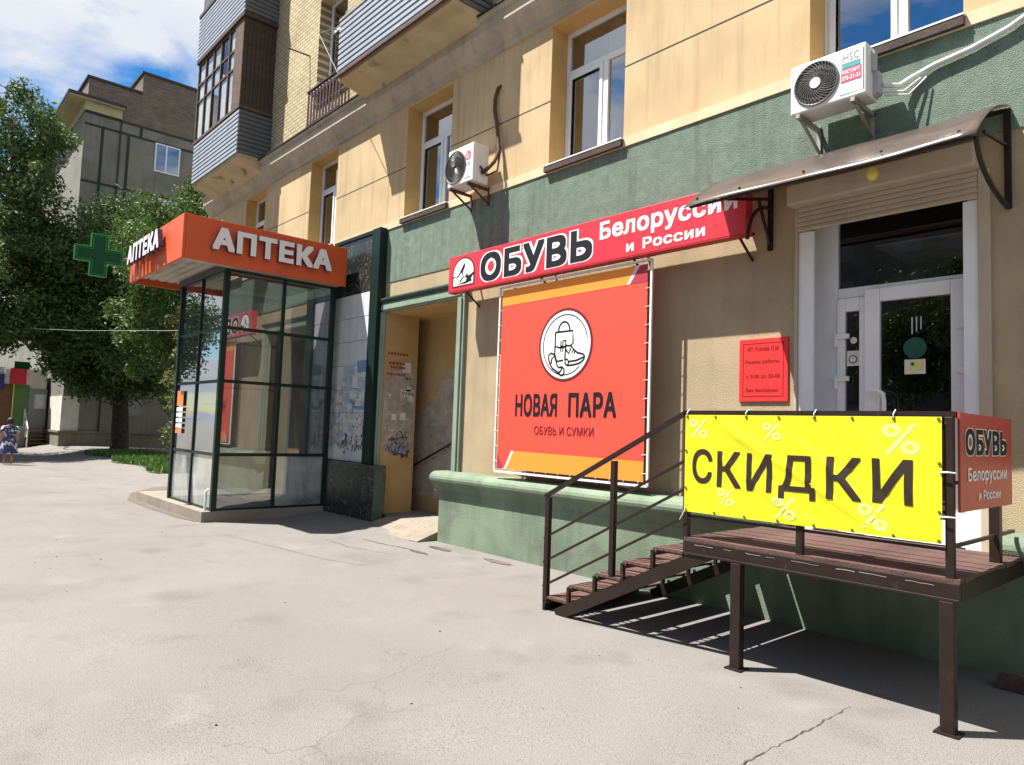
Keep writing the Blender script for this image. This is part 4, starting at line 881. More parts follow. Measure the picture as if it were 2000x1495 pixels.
# treads: boards with a rounded nosing board, carried on sloping stringers
TZ = [(-5.41, 0.155), (-5.06, 0.335), (-4.71, 0.515), (-4.36, 0.695), (-4.01, 0.875)]
SY1 = -0.29
tb = MB().extrude([(0, 0), (0, 0.024), (0.066, 0.024), (0.066, 0)], 'y', PY0, SY1).mesh('tread_board'); tb.materials.append(MATS['deck_wood'])
nose = MB().extrude([(0.0, -0.055), (0.0, 0.0), (0.008, 0.018), (0.03, 0.026), (0.05, 0.026), (0.05, 0.0), (0.02, -0.055)], 'y', PY0, SY1).mesh('nosing'); nose.materials.append(MATS['deck_wood'])
for i, (x, z) in enumerate(TZ):
    td = MB().bar((x+0.02, PY0+0.03, z-0.045), (x+0.02, SY1-0.03, z-0.045), 0.03, 0.03).bar((x+0.02, PY0+0.03, z-0.022), (x+0.325, PY0+0.03, z-0.022), 0.035, 0.035).bar((x+0.02, SY1-0.03, z-0.022), (x+0.325, SY1-0.03, z-0.022), 0.035, 0.035).build('tread', 'brown_steel', pf)
    piece('nosing', nose, td, (x, 0, z-0.026))
    for k in range(4): piece('tread_board', tb, td, (x+0.052+k*0.070, 0, z-0.024+random.uniform(-0.002, 0.002)))
    if i:
        MB().bar((x+0.01, PY0+0.0, z-0.03), (x+0.01, PY0+0.0, z-0.20), 0.035, 0.035).build('tread_support', 'brown_steel', td); MB().bar((x+0.01, SY1, z-0.03), (x+0.01, SY1, z-0.20), 0.035, 0.035).build('tread_support', 'brown_steel', td)
B(-5.43, -5.395, PY0, SY1, -0.01, 0.125).build('front_plate', 'brown_steel', pf)
for y in (PY0-0.01, SY1):
    MB().bar((-5.20, y, 0.0), (-3.40, y, 0.905), 0.045, 0.12).build('stringer', 'brown_steel', pf)

# yellow banner on the railing
yb = thing('sale_banner', 'bright yellow vinyl sale banner tied to the platform railing', 'banner', (-2.62, YR-0.04, 1.24))
YY = YR-0.045
def ywave(x, z):
    u, v_ = (x+3.655)/2.06, (z-1.24)/0.86; e = min(1, 5*min(u, 1-u)+0.1)*min(1, 4*(1-v_)+0.1)
    d = 0.0
    for cx, sl_, am, wd in ((0.22, 1.5, 0.014, 0.030), (0.36, 1.2, -0.012, 0.028), (0.47, 1.6, 0.018, 0.032), (0.63, 1.1, 0.014, 0.030), (0.72, 1.5, -0.012, 0.035), (0.86, 0.9, 0.018, 0.045), (0.09, 0.9, 0.012, 0.030)):
        d -= 0.5*am*math.exp(-((u-cx+(v_-0.5)*sl_*0.45)/wd)**2)
    return e*(d+0.008*math.sin(9*u+2)+0.004*math.sin(23*u+7*v_))-0.02*(1-v_)*max(0, u-0.7)
grid_sheet('sheet', 'yellow', yb, -3.655, -1.60, 1.24, 2.10, YY, ywave, 120, 44)
TY = lambda k: (lambda u, v_, w_: (u, YY+ywave(u, v_)-k, v_))
def subdiv_text(mb, *a, **k):
    t = MB(); fit_text(t, *a, **k); me = bpy.data.meshes.new('tmp'); me.from_pydata(t.v, [], t.f); bm = bmesh.new(); bm.from_mesh(me)
    bmesh.ops.triangulate(bm, faces=bm.faces); bmesh.ops.subdivide_edges(bm, edges=[e for e in bm.edges if e.calc_length() > 0.03], cuts=3, use_grid_fill=True)
    bmesh.ops.triangulate(bm, faces=bm.faces)
    base = len(mb.v); bm.verts.index_update(); mb.v += [v.co.copy() for v in bm.verts]; mb.f += [tuple(v.index+base for v in f_.verts) for f_ in bm.faces]; bm.free(); bpy.data.meshes.remove(me)
def conform(mb, k):
    for p in mb.v: p.y += ywave(p.x, p.z)-k
PL = lambda u, v_, w_: (u, YY-w_, v_)
for (x, z, s) in ((-3.52, 1.98, 0.2), (-2.83, 1.97, 0.17), (-1.86, 1.94, 0.26), (-3.24, 1.40, 0.17), (-2.72, 1.36, 0.21), (-2.05, 1.37, 0.22)):
    mb = MB(); subdiv_text(mb, '%', PL, x-s*0.48, x+s*0.48, z-s*0.42, z+s*0.42, 0.010); conform(mb, 0.0014); mb.build('percent_print', 'yellow_pale', yb)
mb = MB()
lw = [(-3.575, -3.375), (-3.325, -3.10), (-3.045, -2.825), (-2.77, -2.475), (-2.39, -2.13), (-2.055, -1.78)]
lz = [(1.50, 1.80), (1.485, 1.79), (1.475, 1.785), (1.44, 1.785), (1.47, 1.79), (1.475, 1.795)]
for ch, (a, b), (c, d) in zip('СКИДКИ', lw, lz): subdiv_text(mb, ch, PL, a, b, c, d, 0.016)
conform(mb, 0.0034); mb.build('lettering', 'brown_print', yb)
gm = MB().tube([(0.008*math.cos(R(a)), 0, 0.008*math.sin(R(a))) for a in range(0, 361, 45)], 0.0035, 5).mesh('grommet'); gm.materials.append(MATS['rubber'])
tz = MB().tube([(0, 0, 0), (0.0, -0.006, 0.03), (0.004, 0.03, 0.065)], 0.004, 5).mesh('cable_tie'); tz.materials.append(MATS['white_paint'])
for i in range(8):
    x = -3.635+i*0.288
    for z in (2.085, 1.257):
        piece('grommet', gm, yb, (x, YY+ywave(x, z)-0.006, z))
    if i % 2 == 0: piece('cable_tie', tz, yb, (x, YY+ywave(x, 2.085)-0.004, 2.085))
for z in (1.45, 1.78):
    for x in (-3.64, -1.615): piece('grommet', gm, yb, (x, YY+ywave(x, z)-0.006, z))
for z in (1.42, 1.72): MB().tube([(-1.615, YY-0.01, z), (-1.56, YY-0.02, z+0.005), (-1.53, YY+0.03, z)], 0.006, 5).build('cable_tie', 'white_paint', yb)
MB().tube([(-3.64, YY-0.01, 1.26), (-3.67, YY-0.01, 1.20), (-3.70, YY, 1.16)], 0.004, 5).build('cable_tie', 'white_paint', yb)
# red board on the platform's end railing
rb = thing('shoe_sign', 'dark red shoe shop board on the right end of the platform railing', 'sign', (-1.50, -1.2, 1.45))
B(-1.530, -1.514, -1.86, -0.55, 1.455, 2.135).build('board', 'red_board', rb)
# printed on the side that faces the pavement to the right of the stair (seen from the camera)
TX = lambda k: (lambda u, v_, w_: (-1.514+k+w_, u, v_))
mb = MB(); fit_text(mb, 'ОБУВЬ', TX(0.003), -1.76, -0.72, 1.84, 2.03, 0.062, grow=0.026); mb.build('lettering_outline', 'white_print', rb)
mb = MB(); fit_text(mb, 'ОБУВЬ', TX(0.006), -1.76, -0.72, 1.84, 2.03, 0.036); mb.build('lettering', 'navy', rb)
mb = MB(); fit_text(mb, 'Белоруссии', TX(0.004), -1.70, -0.72, 1.635, 1.755, 0.02); mb.build('lettering', 'letter_face', rb); mb = MB(); fit_text(mb, 'и России', TX(0.004), -1.46, -0.90, 1.52, 1.59, 0.02); mb.build('lettering', 'letter_face', rb)

# ------------------------------------------------------------------ pharmacy porch
GX0, GX1, GY0, GY1, GZ0, GZ1 = -16.2, -13.6, -2.57, -0.34, 0.21, 4.80
ph = thing('pharmacy_porch', 'glazed dark green pharmacy porch with orange fascia on the pavement', 'porch', ((GX0+GX1)/2, -1.5, 0))
B(-17.9, -13.56, -2.78, -0.30, -0.05, 0.20).build('base_slab', 'concrete', ph, bevel=0.012)
MB().quad((-16.2, -2.55, 0.203), (-13.62, -2.55, 0.203), (-13.62, -0.01, 0.203), (-16.2, -0.01, 0.203)).build('floor', 'interior', ph)
rows = [GZ0, 1.25, 2.65, 3.68, GZ1]
fw_ = 0.065
for x, y in ((GX0, GY0), (GX1, GY0), (GX1, GY1), (GX0, GY1)): B(x-0.05, x+0.05, y-0.05, y+0.05, 0.2, GZ1+0.1).build('post', 'frame_green', ph, bevel=0.004)
xm, ym = -14.92, -1.42
B(xm-0.025, xm+0.025, GY0-0.03, GY0+0.03, 0.2, GZ1).build('mullion', 'frame_green', ph); B(GX1-0.03, GX1+0.03, ym-0.03, ym+0.03, 0.2, GZ1).build('mullion', 'frame_green', ph)
for i, z in enumerate(rows):
    for a, b in ((GX0+0.05, xm-0.025), (xm+0.025, GX1-0.05)): B(a, b, GY0-0.028, GY0+0.028, z-0.025, z+0.03).build('rail', 'frame_green', ph)
    for a, b in ((GY0+0.05, ym-0.03), (ym+0.03, GY1-0.05)): B(GX1-0.028, GX1+0.028, a, b, z-0.025, z+0.035).build('rail', 'frame_green', ph)
    B(GX0-0.028, GX0+0.028, GY0+0.05, GY1-0.05, z-0.025, z+0.03).build('rail', 'frame_green', ph)
for i, (c, d) in enumerate(zip(rows, rows[1:])):
    c += 0.03; d -= 0.025; g_ = 'glass_frost' if i == 0 else 'glass_booth'
    for a, b in ((GX0+0.05, xm-0.025), (xm+0.025, GX1-0.05)): MB().quad((a, GY0, c), (b, GY0, c), (b, GY0, d), (a, GY0, d)).build('pane', g_ if i == 0 else 'glass_front', ph)
    for k, (a, b) in enumerate(((GY0+0.05, ym-0.03), (ym+0.03, GY1-0.05))): MB().quad((GX1, a, c), (GX1, b, c), (GX1, b, d), (GX1, a, d)).build('pane', 'glass_booth' if k == 0 else g_, ph)
    if i > 0: MB().quad((GX0, GY0+0.05, c), (GX0, GY1-0.05, c), (GX0, GY1-0.05, d), (GX0, GY0+0.05, d)).build('pane', 'glass_booth', ph)
B(GX0+0.05, GX1-0.05, -0.05, -0.004, 0.2, 4.7).build('inner_wall', 'door_grey', ph)
B(-15.6, -14.5, -0.08, -0.052, 0.2, 2.9).build('inner_door', 'door_grey', ph)
FX0, FX1, FY0, FY1, FZ0, FZ1 = -16.65, -13.15, -3.55, -0.30, 4.78, 5.59
B(FX0, FX1, FY0, FY0+0.05, FZ0, FZ1).build('fascia', 'orange', ph, bevel=0.006)
B(FX1-0.05, FX1, FY0+0.052, FY1, FZ0, FZ1).build('fascia', 'orange', ph, bevel=0.006)
B(FX0, FX0+0.05, FY0+0.052, FY1, FZ0, FZ1).build('fascia', 'orange', ph)
B(FX0+0.05, FX1-0.05, FY0+0.05, FY1, 5.50, 5.54).build('roof', 'roof_metal', ph)
nco = 34; pr = []
for i in range(nco+1):
    y = FY0+0.06+(FY1-FY0-0.06)*i/nco; pr.append((y, 4.90+(0.022 if i % 2 else 0)))
pr += [(p[0], p[1]+0.01) for p in reversed(pr)]
MB().extrude(pr, 'x', FX0+0.06, FX1-0.40).build('soffit', 'soffit', ph)
B(FX1-0.395, FX1-0.055, FY0+0.06, FY1, 4.82, 4.835).build('soffit_board', 'soffit', ph)
B(GX0-0.06, GX1+0.06, GY0-0.09, GY0+0.06, 4.80, 4.90).box(GX1-0.06, GX1+0.075, GY0+0.06, GY1, 4.80, 4.90).build('head_beam', 'soffit_dark', ph)
mb = MB(); TF = lambda u, v_, w_: (u, FY0-0.05-w_, v_); fit_text(mb, 'АПТЕКА', TF, -16.35, -14.12, 5.10, 5.48, 0.05, depth=0.09); mb.build('lettering_side', 'letter_side', ph)
mb = MB(); fit_text(mb, 'АПТЕКА', lambda u, v_, w_: (u, FY0-0.143-w_, v_), -16.35, -14.12, 5.10, 5.48, 0.05); mb.build('lettering', 'letter_face', ph)
mb = MB(); fit_text(mb, 'АПТЕКА', lambda u, v_, w_: (FX1+0.04+w_, u, v_), -3.07, -0.70, 5.01, 5.43, 0.05, depth=0.08); mb.build('lettering_side', 'letter_side', ph)
mb = MB(); fit_text(mb, 'АПТЕКА', lambda u, v_, w_: (FX1+0.123+w_, u, v_), -3.07, -0.70, 5.01, 5.43, 0.05); mb.build('lettering', 'letter_face', ph)
mb = MB()
for x in (-16.0, -15.2, -14.4): mb.box(x-0.01, x+0.01, FY0-0.06, FY0, 5.25, 5.27)
for y in (-2.8, -1.9, -1.0): mb.box(FX1, FX1+0.05, y-0.01, y+0.01, 5.2, 5.22)
mb.build('letter_stud', 'galv', ph)
B(-16.02, -15.62, GY0-0.036, GY0-0.032, 2.18, 2.50).build('sticker', 'sticker_orange', ph)
for k in range(4): B(-16.02, -15.62, GY0-0.036, GY0-0.032, 1.72+k*0.115, 1.805+k*0.115).build('sticker', 'paper_white', ph)
B(-16.02, -15.62, GY0-0.036, GY0-0.032, 1.60, 1.70).build('sticker', 'sticker_orange', ph)
MB().tube([(-13.75, GY0-0.09, 0.21), (-13.75, GY0-0.09, 0.55), (-13.72, GY0-0.05, 0.60)], 0.025, 8).build('drain_pipe', 'white_paint', ph)
# green cross hung off the fascia's corner
cr = thing('pharmacy_cross', 'green pharmacy cross sign hung beside the orange fascia', 'sign', (-16.6, -4.18, 4.8))
cy, cz = -4.18, 5.24
TCX = lambda u, v_, w_: (-16.52+w_, cy+u, cz+v_)
a, s = 0.44, 0.155
plus = [(-s, -a), (s, -a), (s, -s), (a, -s), (a, s), (s, s), (s, a), (-s, a), (-s, s), (-a, s), (-a, -s), (-s, -s)]
MB().extrude([(cy+p, cz+q) for p, q in plus], 'x', -16.64, -16.52).build('body', 'cross_green', cr)
for k in (0.40, 0.425):
    a2, s2 = k, 0.155-(0.44-k); pl = [(-s2, -a2), (s2, -a2), (s2, -s2), (a2, -s2), (a2, s2), (s2, s2), (s2, a2), (-s2, a2), (-s2, s2), (-a2, s2), (-a2, -s2), (-s2, -s2)]
    if k == 0.40:
        mb = MB()
        for p, q in zip(pl, pl[1:]+pl[:1]):
            n = max(2, int(math.hypot(q[0]-p[0], q[1]-p[1])/0.025))
            for i in range(n):
                t = i/n; u, v_ = p[0]+(q[0]-p[0])*t, p[1]+(q[1]-p[1])*t; mb.box(-16.52, -16.512, cy+u-0.006, cy+u+0.006, cz+v_-0.006, cz+v_+0.006)
        mb.build('diode_row', 'cross_line', cr)
mb = MB(); ribbon(mb, plus, 0.022, TCX, 0.004, True); mb.build('edge_trim', 'cross_line', cr)
MB().tube([(-16.58, cy+0.43, cz+0.02), (-16.60, FY0-0.002, cz+0.05)], 0.016, 6).build('bracket', 'galv', cr)

# ------------------------------------------------------------------ tiled pier beside the porch
pr_ = thing('tiled_pier', 'pier with white tiles over black marble between porch and doorway', 'pier', (-13.1, 0, 0))
B(-14.0, -12.35, -0.105, -0.002, 1.15, 5.80).build('backing', 'grout', pr_)
B(-14.0, -12.352, -0.125, -0.106, 4.64, 5.79).build('top_panel', 'marble', pr_)
B(-12.349, -12.05, -0.19, -0.002, 1.15, 5.87).build('side_strip', 'frame_green', pr_, bevel=0.006); B(-14.0, -12.35, -0.16, -0.002, 5.80, 5.87).build('cap', 'frame_green', pr_)
B(-14.3, -11.62, -0.33, -0.064, 0.0, 1.15).build('base', 'marble', pr_, bevel=0.01)
B(-11.619, -11.60, -0.325, -0.13, 0.03, 1.14).build('base_end', 'green_dark', pr_)
tm = MB().box(0, 0.535, -0.016, 0, 0, 0.484).mesh('tile'); tm.materials.append(MATS['tile'])
for j in range(7):
    for i in range(3): piece('tile', tm, pr_, (-13.985+i*0.545, -0.106+random.uniform(-0.002, 0.002), 1.165+j*0.496))
TPi = lambda u, v_, w_: (u, -0.127-w_, v_)
rr = random.Random(5)
for (x, z, w_, h_, m_) in ((-13.35, 2.95, 0.42, 0.2, 'paper_pale'), (-12.80, 2.98, 0.36, 0.24, 'paper_blue'), (-13.38, 2.62, 0.38, 0.30, 'paper_pale'), (-12.95, 2.66, 0.22, 0.25, 'paper_white'), (-12.72, 2.62, 0.3, 0.26, 'paper_pale'), (-13.05, 2.24, 0.24, 0.24, 'paper_blue'), (-12.80, 2.22, 0.40, 0.30, 'paper_blue'), (-12.78, 2.30, 0.30, 0.12, 'paper_pale'), (-13.35, 2.25, 0.25, 0.3, 'paper_pale'), (-13.75, 2.15, 0.22, 0.42, 'paper_white'), (-13.40, 1.95, 0.5, 0.2, 'paper_white'), (-12.9, 1.92, 0.45, 0.2, 'paper_white'), (-13.8, 1.55, 0.3, 0.35, 'paper_white'), (-13.35, 1.45, 0.35, 0.42, 'paper_white'), (-12.85, 1.5, 0.4, 0.36, 'paper_white')):
    k = rr.uniform(0.001, 0.007); B(x, x+w_, -0.1275-k, -0.1265-k*0.98, z, z+h_).build('paper', m_, pr_)
mb = MB(); scribble(mb, -13.85, -12.42, 1.40, 2.4, 150, TPi, 0.012, 0.05, 0.012); tag(mb.build('graffiti', 'grey_print', pr_), kind='stuff')
mb = MB(); scribble(mb, -13.3, -12.42, 1.35, 1.85, 30, TPi, 0.024, 0.06, 0.014); tag(mb.build('graffiti', 'scribble_dark', pr_), kind='stuff')
for k in range(34):
    x, z = rr.uniform(-13.9, -12.62), rr.uniform(1.45, 2.95); w_, h_ = rr.uniform(0.10, 0.22), rr.uniform(0.07, 0.2); q = rr.uniform(0.0075, 0.0115)
    B(x, x+w_, -0.1275-q, -0.1270-q, z, z+h_).build('paper', rr.choice(('paper_white', 'paper_white', 'paper_pale')), pr_)
# doorway ramp
o = MB().add([(-11.58, -0.31, 0.12), (-11.3, -0.60, 0.05), (-10.6, -0.72, 0.02), (-9.74, -0.58, 0.02), (-9.74, 0.0, 0.20), (-11.58, 0.0, 0.20),
          (-11.58, -0.31, -0.1), (-11.3, -0.60, -0.1), (-10.6, -0.74, -0.1), (-9.74, -0.60, -0.1), (-9.74, 0.0, -0.1), (-11.58, 0.0, -0.1)],
         [(0, 1, 2, 3, 4, 5), (0, 6, 7, 1), (1, 7, 8, 2), (2, 8, 9, 3), (3, 9, 10, 4), (0, 5, 11, 6)]).build('doorway_ramp', 'pebbledash')
tag(o, 'rough concrete ramp before the residents doorway', kind='structure')

# ------------------------------------------------------------------ far building
fb = thing('panel_house', 'grey brick and panel house with stepped parapet behind the trees', 'building', (-50, 0, 0))
EX = -43.0
MB().box(-90, EX, -0.25, 14, -0.5, 18.30).build('wall', 'far_panel', fb)
B(-90, EX, -0.2, 2.42, 18.301, 20.15).build('parapet', 'far_brick', fb); B(-90, EX, 2.421, 14, 18.301, 21.35).build('parapet', 'far_brick', fb)
B(-90, EX+0.08, -0.30, 2.40, 20.15, 20.27).build('coping', 'roof_metal', fb); B(-90, EX+0.08, 2.34, 14, 21.35, 21.48).build('coping', 'roof_metal', fb)
B(-90, EX+0.35, -1.15, 1.62, 18.92, 19.08).build('eave', 'roof_metal', fb); B(-90, EX+0.30, -1.10, 1.58, 18.84, 18.918).build('eave_soffit', 'far_cream', fb)
B(-90, EX+0.10, -0.30, 1.50, 18.34, 18.838).build('frieze', 'far_cream', fb)
for z in (18.26, 17.62, 14.5, 11.3, 8.1, 4.9): B(EX-0.02, EX+0.02, -0.25, 14, z-0.06, z+0.06).build('joint', 'far_joint', fb)
for y, z0, z1 in ((0.62, 4.9, 17.6), (1.90, 4.9, 17.6), (2.5, 17.62, 18.26), (6.2, 4.9, 17.6)): B(EX-0.02, EX+0.022, y-0.07, y+0.07, z0, z1).build('joint', 'far_joint', fb)
MB().tube([(EX+0.06, 1.48, 18.9), (EX+0.06, 1.48, 0.2)], 0.04, 6).build('downpipe', 'roof_metal', fb)
for z in (15.95, 12.8, 9.6):
    wf = B(EX-0.02, EX+0.05, 3.28, 4.62, z, z+0.07).box(EX-0.02, EX+0.05, 3.28, 4.62, z+1.58, z+1.65).box(EX-0.02, EX+0.05, 3.28, 3.35, z+.07, z+1.58).box(EX-0.02, EX+0.05, 4.55, 4.62, z+.07, z+1.58).box(EX-0.02, EX+0.05, 3.85, 3.92, z+.07, z+1.58).build('window', 'white_pvc', fb)
    for a, b, m_ in ((3.35, 3.85, 'interior'), (3.92, 4.55, 'curtain_white')): B(EX-0.01, EX+0.012, a, b, z+0.07, z+1.58).build('curtain', m_, wf)  # the interior-coloured half is a dark sheet for the unlit room
    for a, b in ((3.35, 3.85), (3.92, 4.55)): MB().quad((EX+0.03, a, z+0.07), (EX+0.03, b, z+0.07), (EX+0.03, b, z+1.58), (EX+0.03, a, z+1.58)).build('pane', 'glass_window', wf)
B(-90, EX+0.12, -0.33, 14, -0.4, 0.98).build('plinth', 'far_plinth', fb); B(-90, EX+0.2, -0.40, 14, 0.98, 1.08).build('plinth_ledge', 'far_plinth', fb)
B(-46.6, EX+0.03, -0.29, 0.52, 1.081, 2.9).build('corner_pilaster', 'far_white', fb)
for y in (2.2, 5.0): B(EX-0.01, EX+0.03, y, y+1.3, 2.0, 3.7).build('window', 'door_grey', fb)
# shop porch at its street corner
sp_ = thing('corner_shop', 'small shop porch with red sign and grey door at far left', 'shop', (-48, -1.5, 0))
B(-54, -47.0, -3.6, -0.42, -0.2, 4.4).build('wall', 'far_white', sp_)
B(-46.99, -46.95, -1.20, -0.36, 1.15, 3.3).build('door', 'door_grey', sp_); B(-46.948, -46.94, -0.95, -0.42, 2.2, 3.0).build('door_pane', 'curtain_white', sp_)
B(-46.99, -46.96, -1.90, -1.22, 1.2, 3.5).build('panel', 'shop_green', sp_); B(-46.99, -46.96, -2.7, -1.98, 1.2, 3.5).build('panel', 'shop_brown', sp_); B(-46.99, -46.9, -1.97, -1.91, 0.6, 3.5).build('post', 'yellow_pale', sp_)
B(-46.98, -46.75, -2.15, -1.42, 3.50, 4.36).build('sign', 'red_sign', sp_); B(-46.98, -46.8, -2.40, -2.16, 3.5, 4.3).build('sign', 'paper_white', sp_); B(-46.98, -46.8, -1.41, -1.1, 3.5, 4.3).build('sign', 'banner_grey', sp_)
B(-46.98, -46.7, -3.6, -2.41, 3.2, 4.0).build('sign', 'shop_blue', sp_); B(-46.98, -46.8, -2.0, -1.3, 4.37, 4.75).build('sign', 'cross_green', sp_)
st = thing('wooden_steps', 'brown steps up to the far shop door', 'steps', (-46.2, -0.7, 0))
for i in range(6): B(-46.95+0.0, -46.75+0.26*(5-i)-0.0, -1.28, -0.02, 0.10+i*0.19, 0.15+i*0.19).build('tread', 'shop_brown', st)
for y in (-1.25, -0.05): MB().bar((-45.3, y, 0.0), (-46.9, y, 1.05), 0.05, 0.14).build('stringer', 'old_wood_dark', st)
rl = MB().tube([(-45.3, -1.36, 0.1), (-45.3, -1.36, 1.1), (-46.9, -1.36, 2.15), (-46.9, -1.36, 1.1)], 0.03, 6).tube([(-46.1, -1.36, 0.6), (-46.1, -1.36, 1.6)], 0.03, 6).tube([(-45.3, -1.36, 0.6), (-46.9, -1.36, 1.65)], 0.025, 6)
tag(rl.build('hand_railing', 'white_paint', base=(-46.1, -1.36, 0)), 'white tube railing beside the far brown steps', 'railing')
MB_side = B(-46.9, -45.4, 0.02, 0.5, 0.0, 1.0); tag(MB_side.build('step_wall', 'far_white', base=(-46.1, 0.26, 0)), 'low white wall beside the far brown steps', 'wall')

# ------------------------------------------------------------------ trees
def leaf_cloud(clumps, seed, size):
    """many small bent leaf faces in uneven clumps: (x,y,z,radius,count)"""
    r_ = random.Random(seed); v = []; f = []
    for (cx, cy_, cz_, rad, n) in clumps:
        for i in range(int(n*2.1)):
            d = Vector((r_.gauss(0, 1), r_.gauss(0, 1), r_.gauss(0, 1)*0.75)); d = d.normalized()*rad*(r_.random()**0.45)*r_.uniform(0.75, 1.15)
            p = Vector((cx, cy_, cz_))+d
            nrm = Vector((r_.gauss(0, 1), r_.gauss(0, 1), r_.gauss(0.6, 0.8))).normalized()
            t = nrm.cross(Vector((r_.gauss(0, 1), r_.gauss(0, 1), r_.gauss(0, 1)))).normalized(); b_ = nrm.cross(t)
            s = size*r_.uniform(0.6, 1.35); k = len(v)
            v += [p-t*s, p+b_*s*0.42+nrm*s*0.12, p+t*s, p-b_*s*0.42+nrm*s*0.12]; f.append((k, k+1, k+2, k+3))
    return v, f
def tree(name, label, base, trunk, limbs, clumps, seed, size, leafm, group=None):
    t = thing(name, label, 'tree', base, group); mb = MB()
    mb.tube(trunk[0], trunk[1], 10)
    tr_ = mb.build('trunk', 'bark', t, smooth=True)
    for pts, rs in limbs: MB().tube(pts, rs, 7).build('limb', 'bark', t, smooth=True)
    v, f = leaf_cloud(clumps, seed, size); me = bpy.data.meshes.new('crown'); me.from_pydata([p-Vector(base) for p in v], [], f); me.materials.append(MATS[leafm])
    o = bpy.data.objects.new('crown', me); col.objects.link(o); o.parent = t; BASE[o] = Vector(base)
    return t
def scatter(seed, n, box, rad, cnt, test=None):
    r_ = random.Random(seed); out = []
    while len(out) < n:
        x, y, z = (r_.uniform(*b_) for b_ in box)
        if test and not test(x, y, z): continue
        out.append((x, y, z, r_.uniform(*rad), r_.randint(*cnt)))
    return out
def ell(cx, cy_, cz_, rx, ry, rz): return lambda x, y, z: ((x-cx)/rx)**2+((y-cy_)/ry)**2+((z-cz_)/rz)**2 < 1
TX1, TY1 = -38.5, 1.55
cl = scatter(1, 120, ((-41.5, -35), (-2.6, 4.4), (3.0, 12.8)), (0.7, 1.25), (130, 210), ell(-38.3, 0.9, 7.6, 3.6, 3.4, 4.9))
cl += scatter(2, 46, ((-40, -35.5), (-5.4, -1.6), (8.2, 16.8)), (0.55, 1.1), (110, 180), ell(-38, -3.5, 12.6, 2.4, 2.0, 4.2))
cl += scatter(13, 72, ((-39.5, -35.5), (-6.8, -1.4), (5.3, 11.0)), (0.6, 1.0), (130, 200))
cl += scatter(17, 30, ((-39.0, -36.0), (-5.6, -1.8), (4.9, 6.6)), (0.6, 0.9), (130, 200))
cl += scatter(12, 34, ((-39.5, -36.2), (-1.6, 1.6), (3.2, 6.5)), (0.6, 0.95), (130, 200))
cl += scatter(16, 46, ((-38.5, -34.0), (0.2, 4.0), (3.0, 9.0)), (0.6, 1.0), (130, 200))
tree('elm_tree', 'big dark leafy elm with thick trunk before the grey panel house', (TX1, TY1, gz(TX1, TY1)),
     ([(TX1, TY1, -0.2), (TX1, TY1-0.02, 0.5), (TX1+0.05, TY1-0.1, 2.2), (TX1+0.1, TY1-0.25, 4.2)], [0.52, 0.42, 0.36, 0.30]),
     [([(TX1+0.1, TY1-0.2, 3.6), (-38.2, 0.1, 6.2), (-38.0, -1.6, 9.3), (-37.8, -3.0, 11.8), (-37.8, -3.9, 15.2)], [0.28, 0.24, 0.2, 0.14, 0.05]),
      ([(TX1+0.1, TY1-0.2, 4.0), (-38.4, 1.0, 7.0), (-38.6, 0.8, 10.0), (-38.4, 1.2, 12.2)], [0.25, 0.2, 0.13, 0.05]),
      ([(TX1, TY1-0.1, 3.2), (-38.0, 2.6, 5.8), (-37.6, 3.4, 8.4)], [0.2, 0.14, 0.05]),
      ([(-38.2, 0.1, 6.2), (-37, -1.8, 7.4), (-36.6, -3.2, 8.6)], [0.14, 0.1, 0.04]),
      ([(TX1, TY1-0.1, 2.6), (-37.8, 0.2, 3.9), (-37.4, -1.4, 4.2)], [0.13, 0.09, 0.03])], cl, 4, 0.115, 'leaf_dark')
cl = scatter(6, 100, ((-33.5, -28), (-1.0, 3.6), (2.2, 12.0)), (0.5, 0.95), (110, 180), ell(-30.6, 1.5, 7.1, 2.4, 2.4, 4.8))
tree('maple_tree', 'brighter green bushy tree right behind the pharmacy porch', (-30.8, 2.0, 0.08),
     ([(-30.8, 2.0, -0.2), (-30.8, 1.95, 1.5), (-30.7, 1.8, 4.0), (-30.6, 1.5, 7.5)], [0.20, 0.17, 0.13, 0.05]),
     [([(-30.75, 1.85, 2.8), (-30.5, 0.9, 5.2), (-30.4, 0.2, 7.2)], [0.1, 0.07, 0.03]), ([(-30.7, 1.8, 3.6), (-30.9, 2.6, 6.0), (-30.8, 2.8, 8.0)], [0.09, 0.06, 0.03])], cl, 8, 0.10, 'leaf_mid')
cl = scatter(9, 44, ((-28.6, -26.6), (0.6, 2.6), (1.0, 6.6)), (0.35, 0.6), (90, 140))
tree('shrub_tree', 'thin yellowish leafy young tree close behind the glass porch', (-27.6, 1.6, 0.05),
     ([(-27.6, 1.6, -0.2), (-27.6, 1.6, 1.5), (-27.6, 1.5, 3.5), (-27.6, 1.4, 5.8)], [0.09, 0.07, 0.05, 0.02]), [([(-27.6, 1.6, 1.8), (-27.4, 1.0, 3.2)], [0.04, 0.015]), ([(-27.6, 1.5, 2.6), (-27.8, 2.1, 4.4)], [0.04, 0.015])], cl, 10, 0.075, 'leaf_yellow')
cl = scatter(14, 90, ((-46, -36), (-11.5, -4.6), (3.6, 10.6)), (0.8, 1.3), (120, 190), ell(-41, -8, 7.0, 4.8, 3.4, 3.6))
tree('street_tree', 'leafy street tree at the left edge shading the far pavement', (-41.0, -8.2, 0),
     ([(-41, -8.2, -0.2), (-41, -8.2, 2.5), (-41, -8.0, 5), (-41, -7.8, 8)], [0.36, 0.3, 0.22, 0.08]),
     [([(-41, -8.1, 4), (-40, -6.6, 6.2), (-39.6, -5.6, 7.5)], [0.16, 0.11, 0.04]), ([(-41, -8.1, 4.5), (-42.5, -9, 8)], [0.15, 0.05])], cl, 15, 0.13, 'leaf_dark')

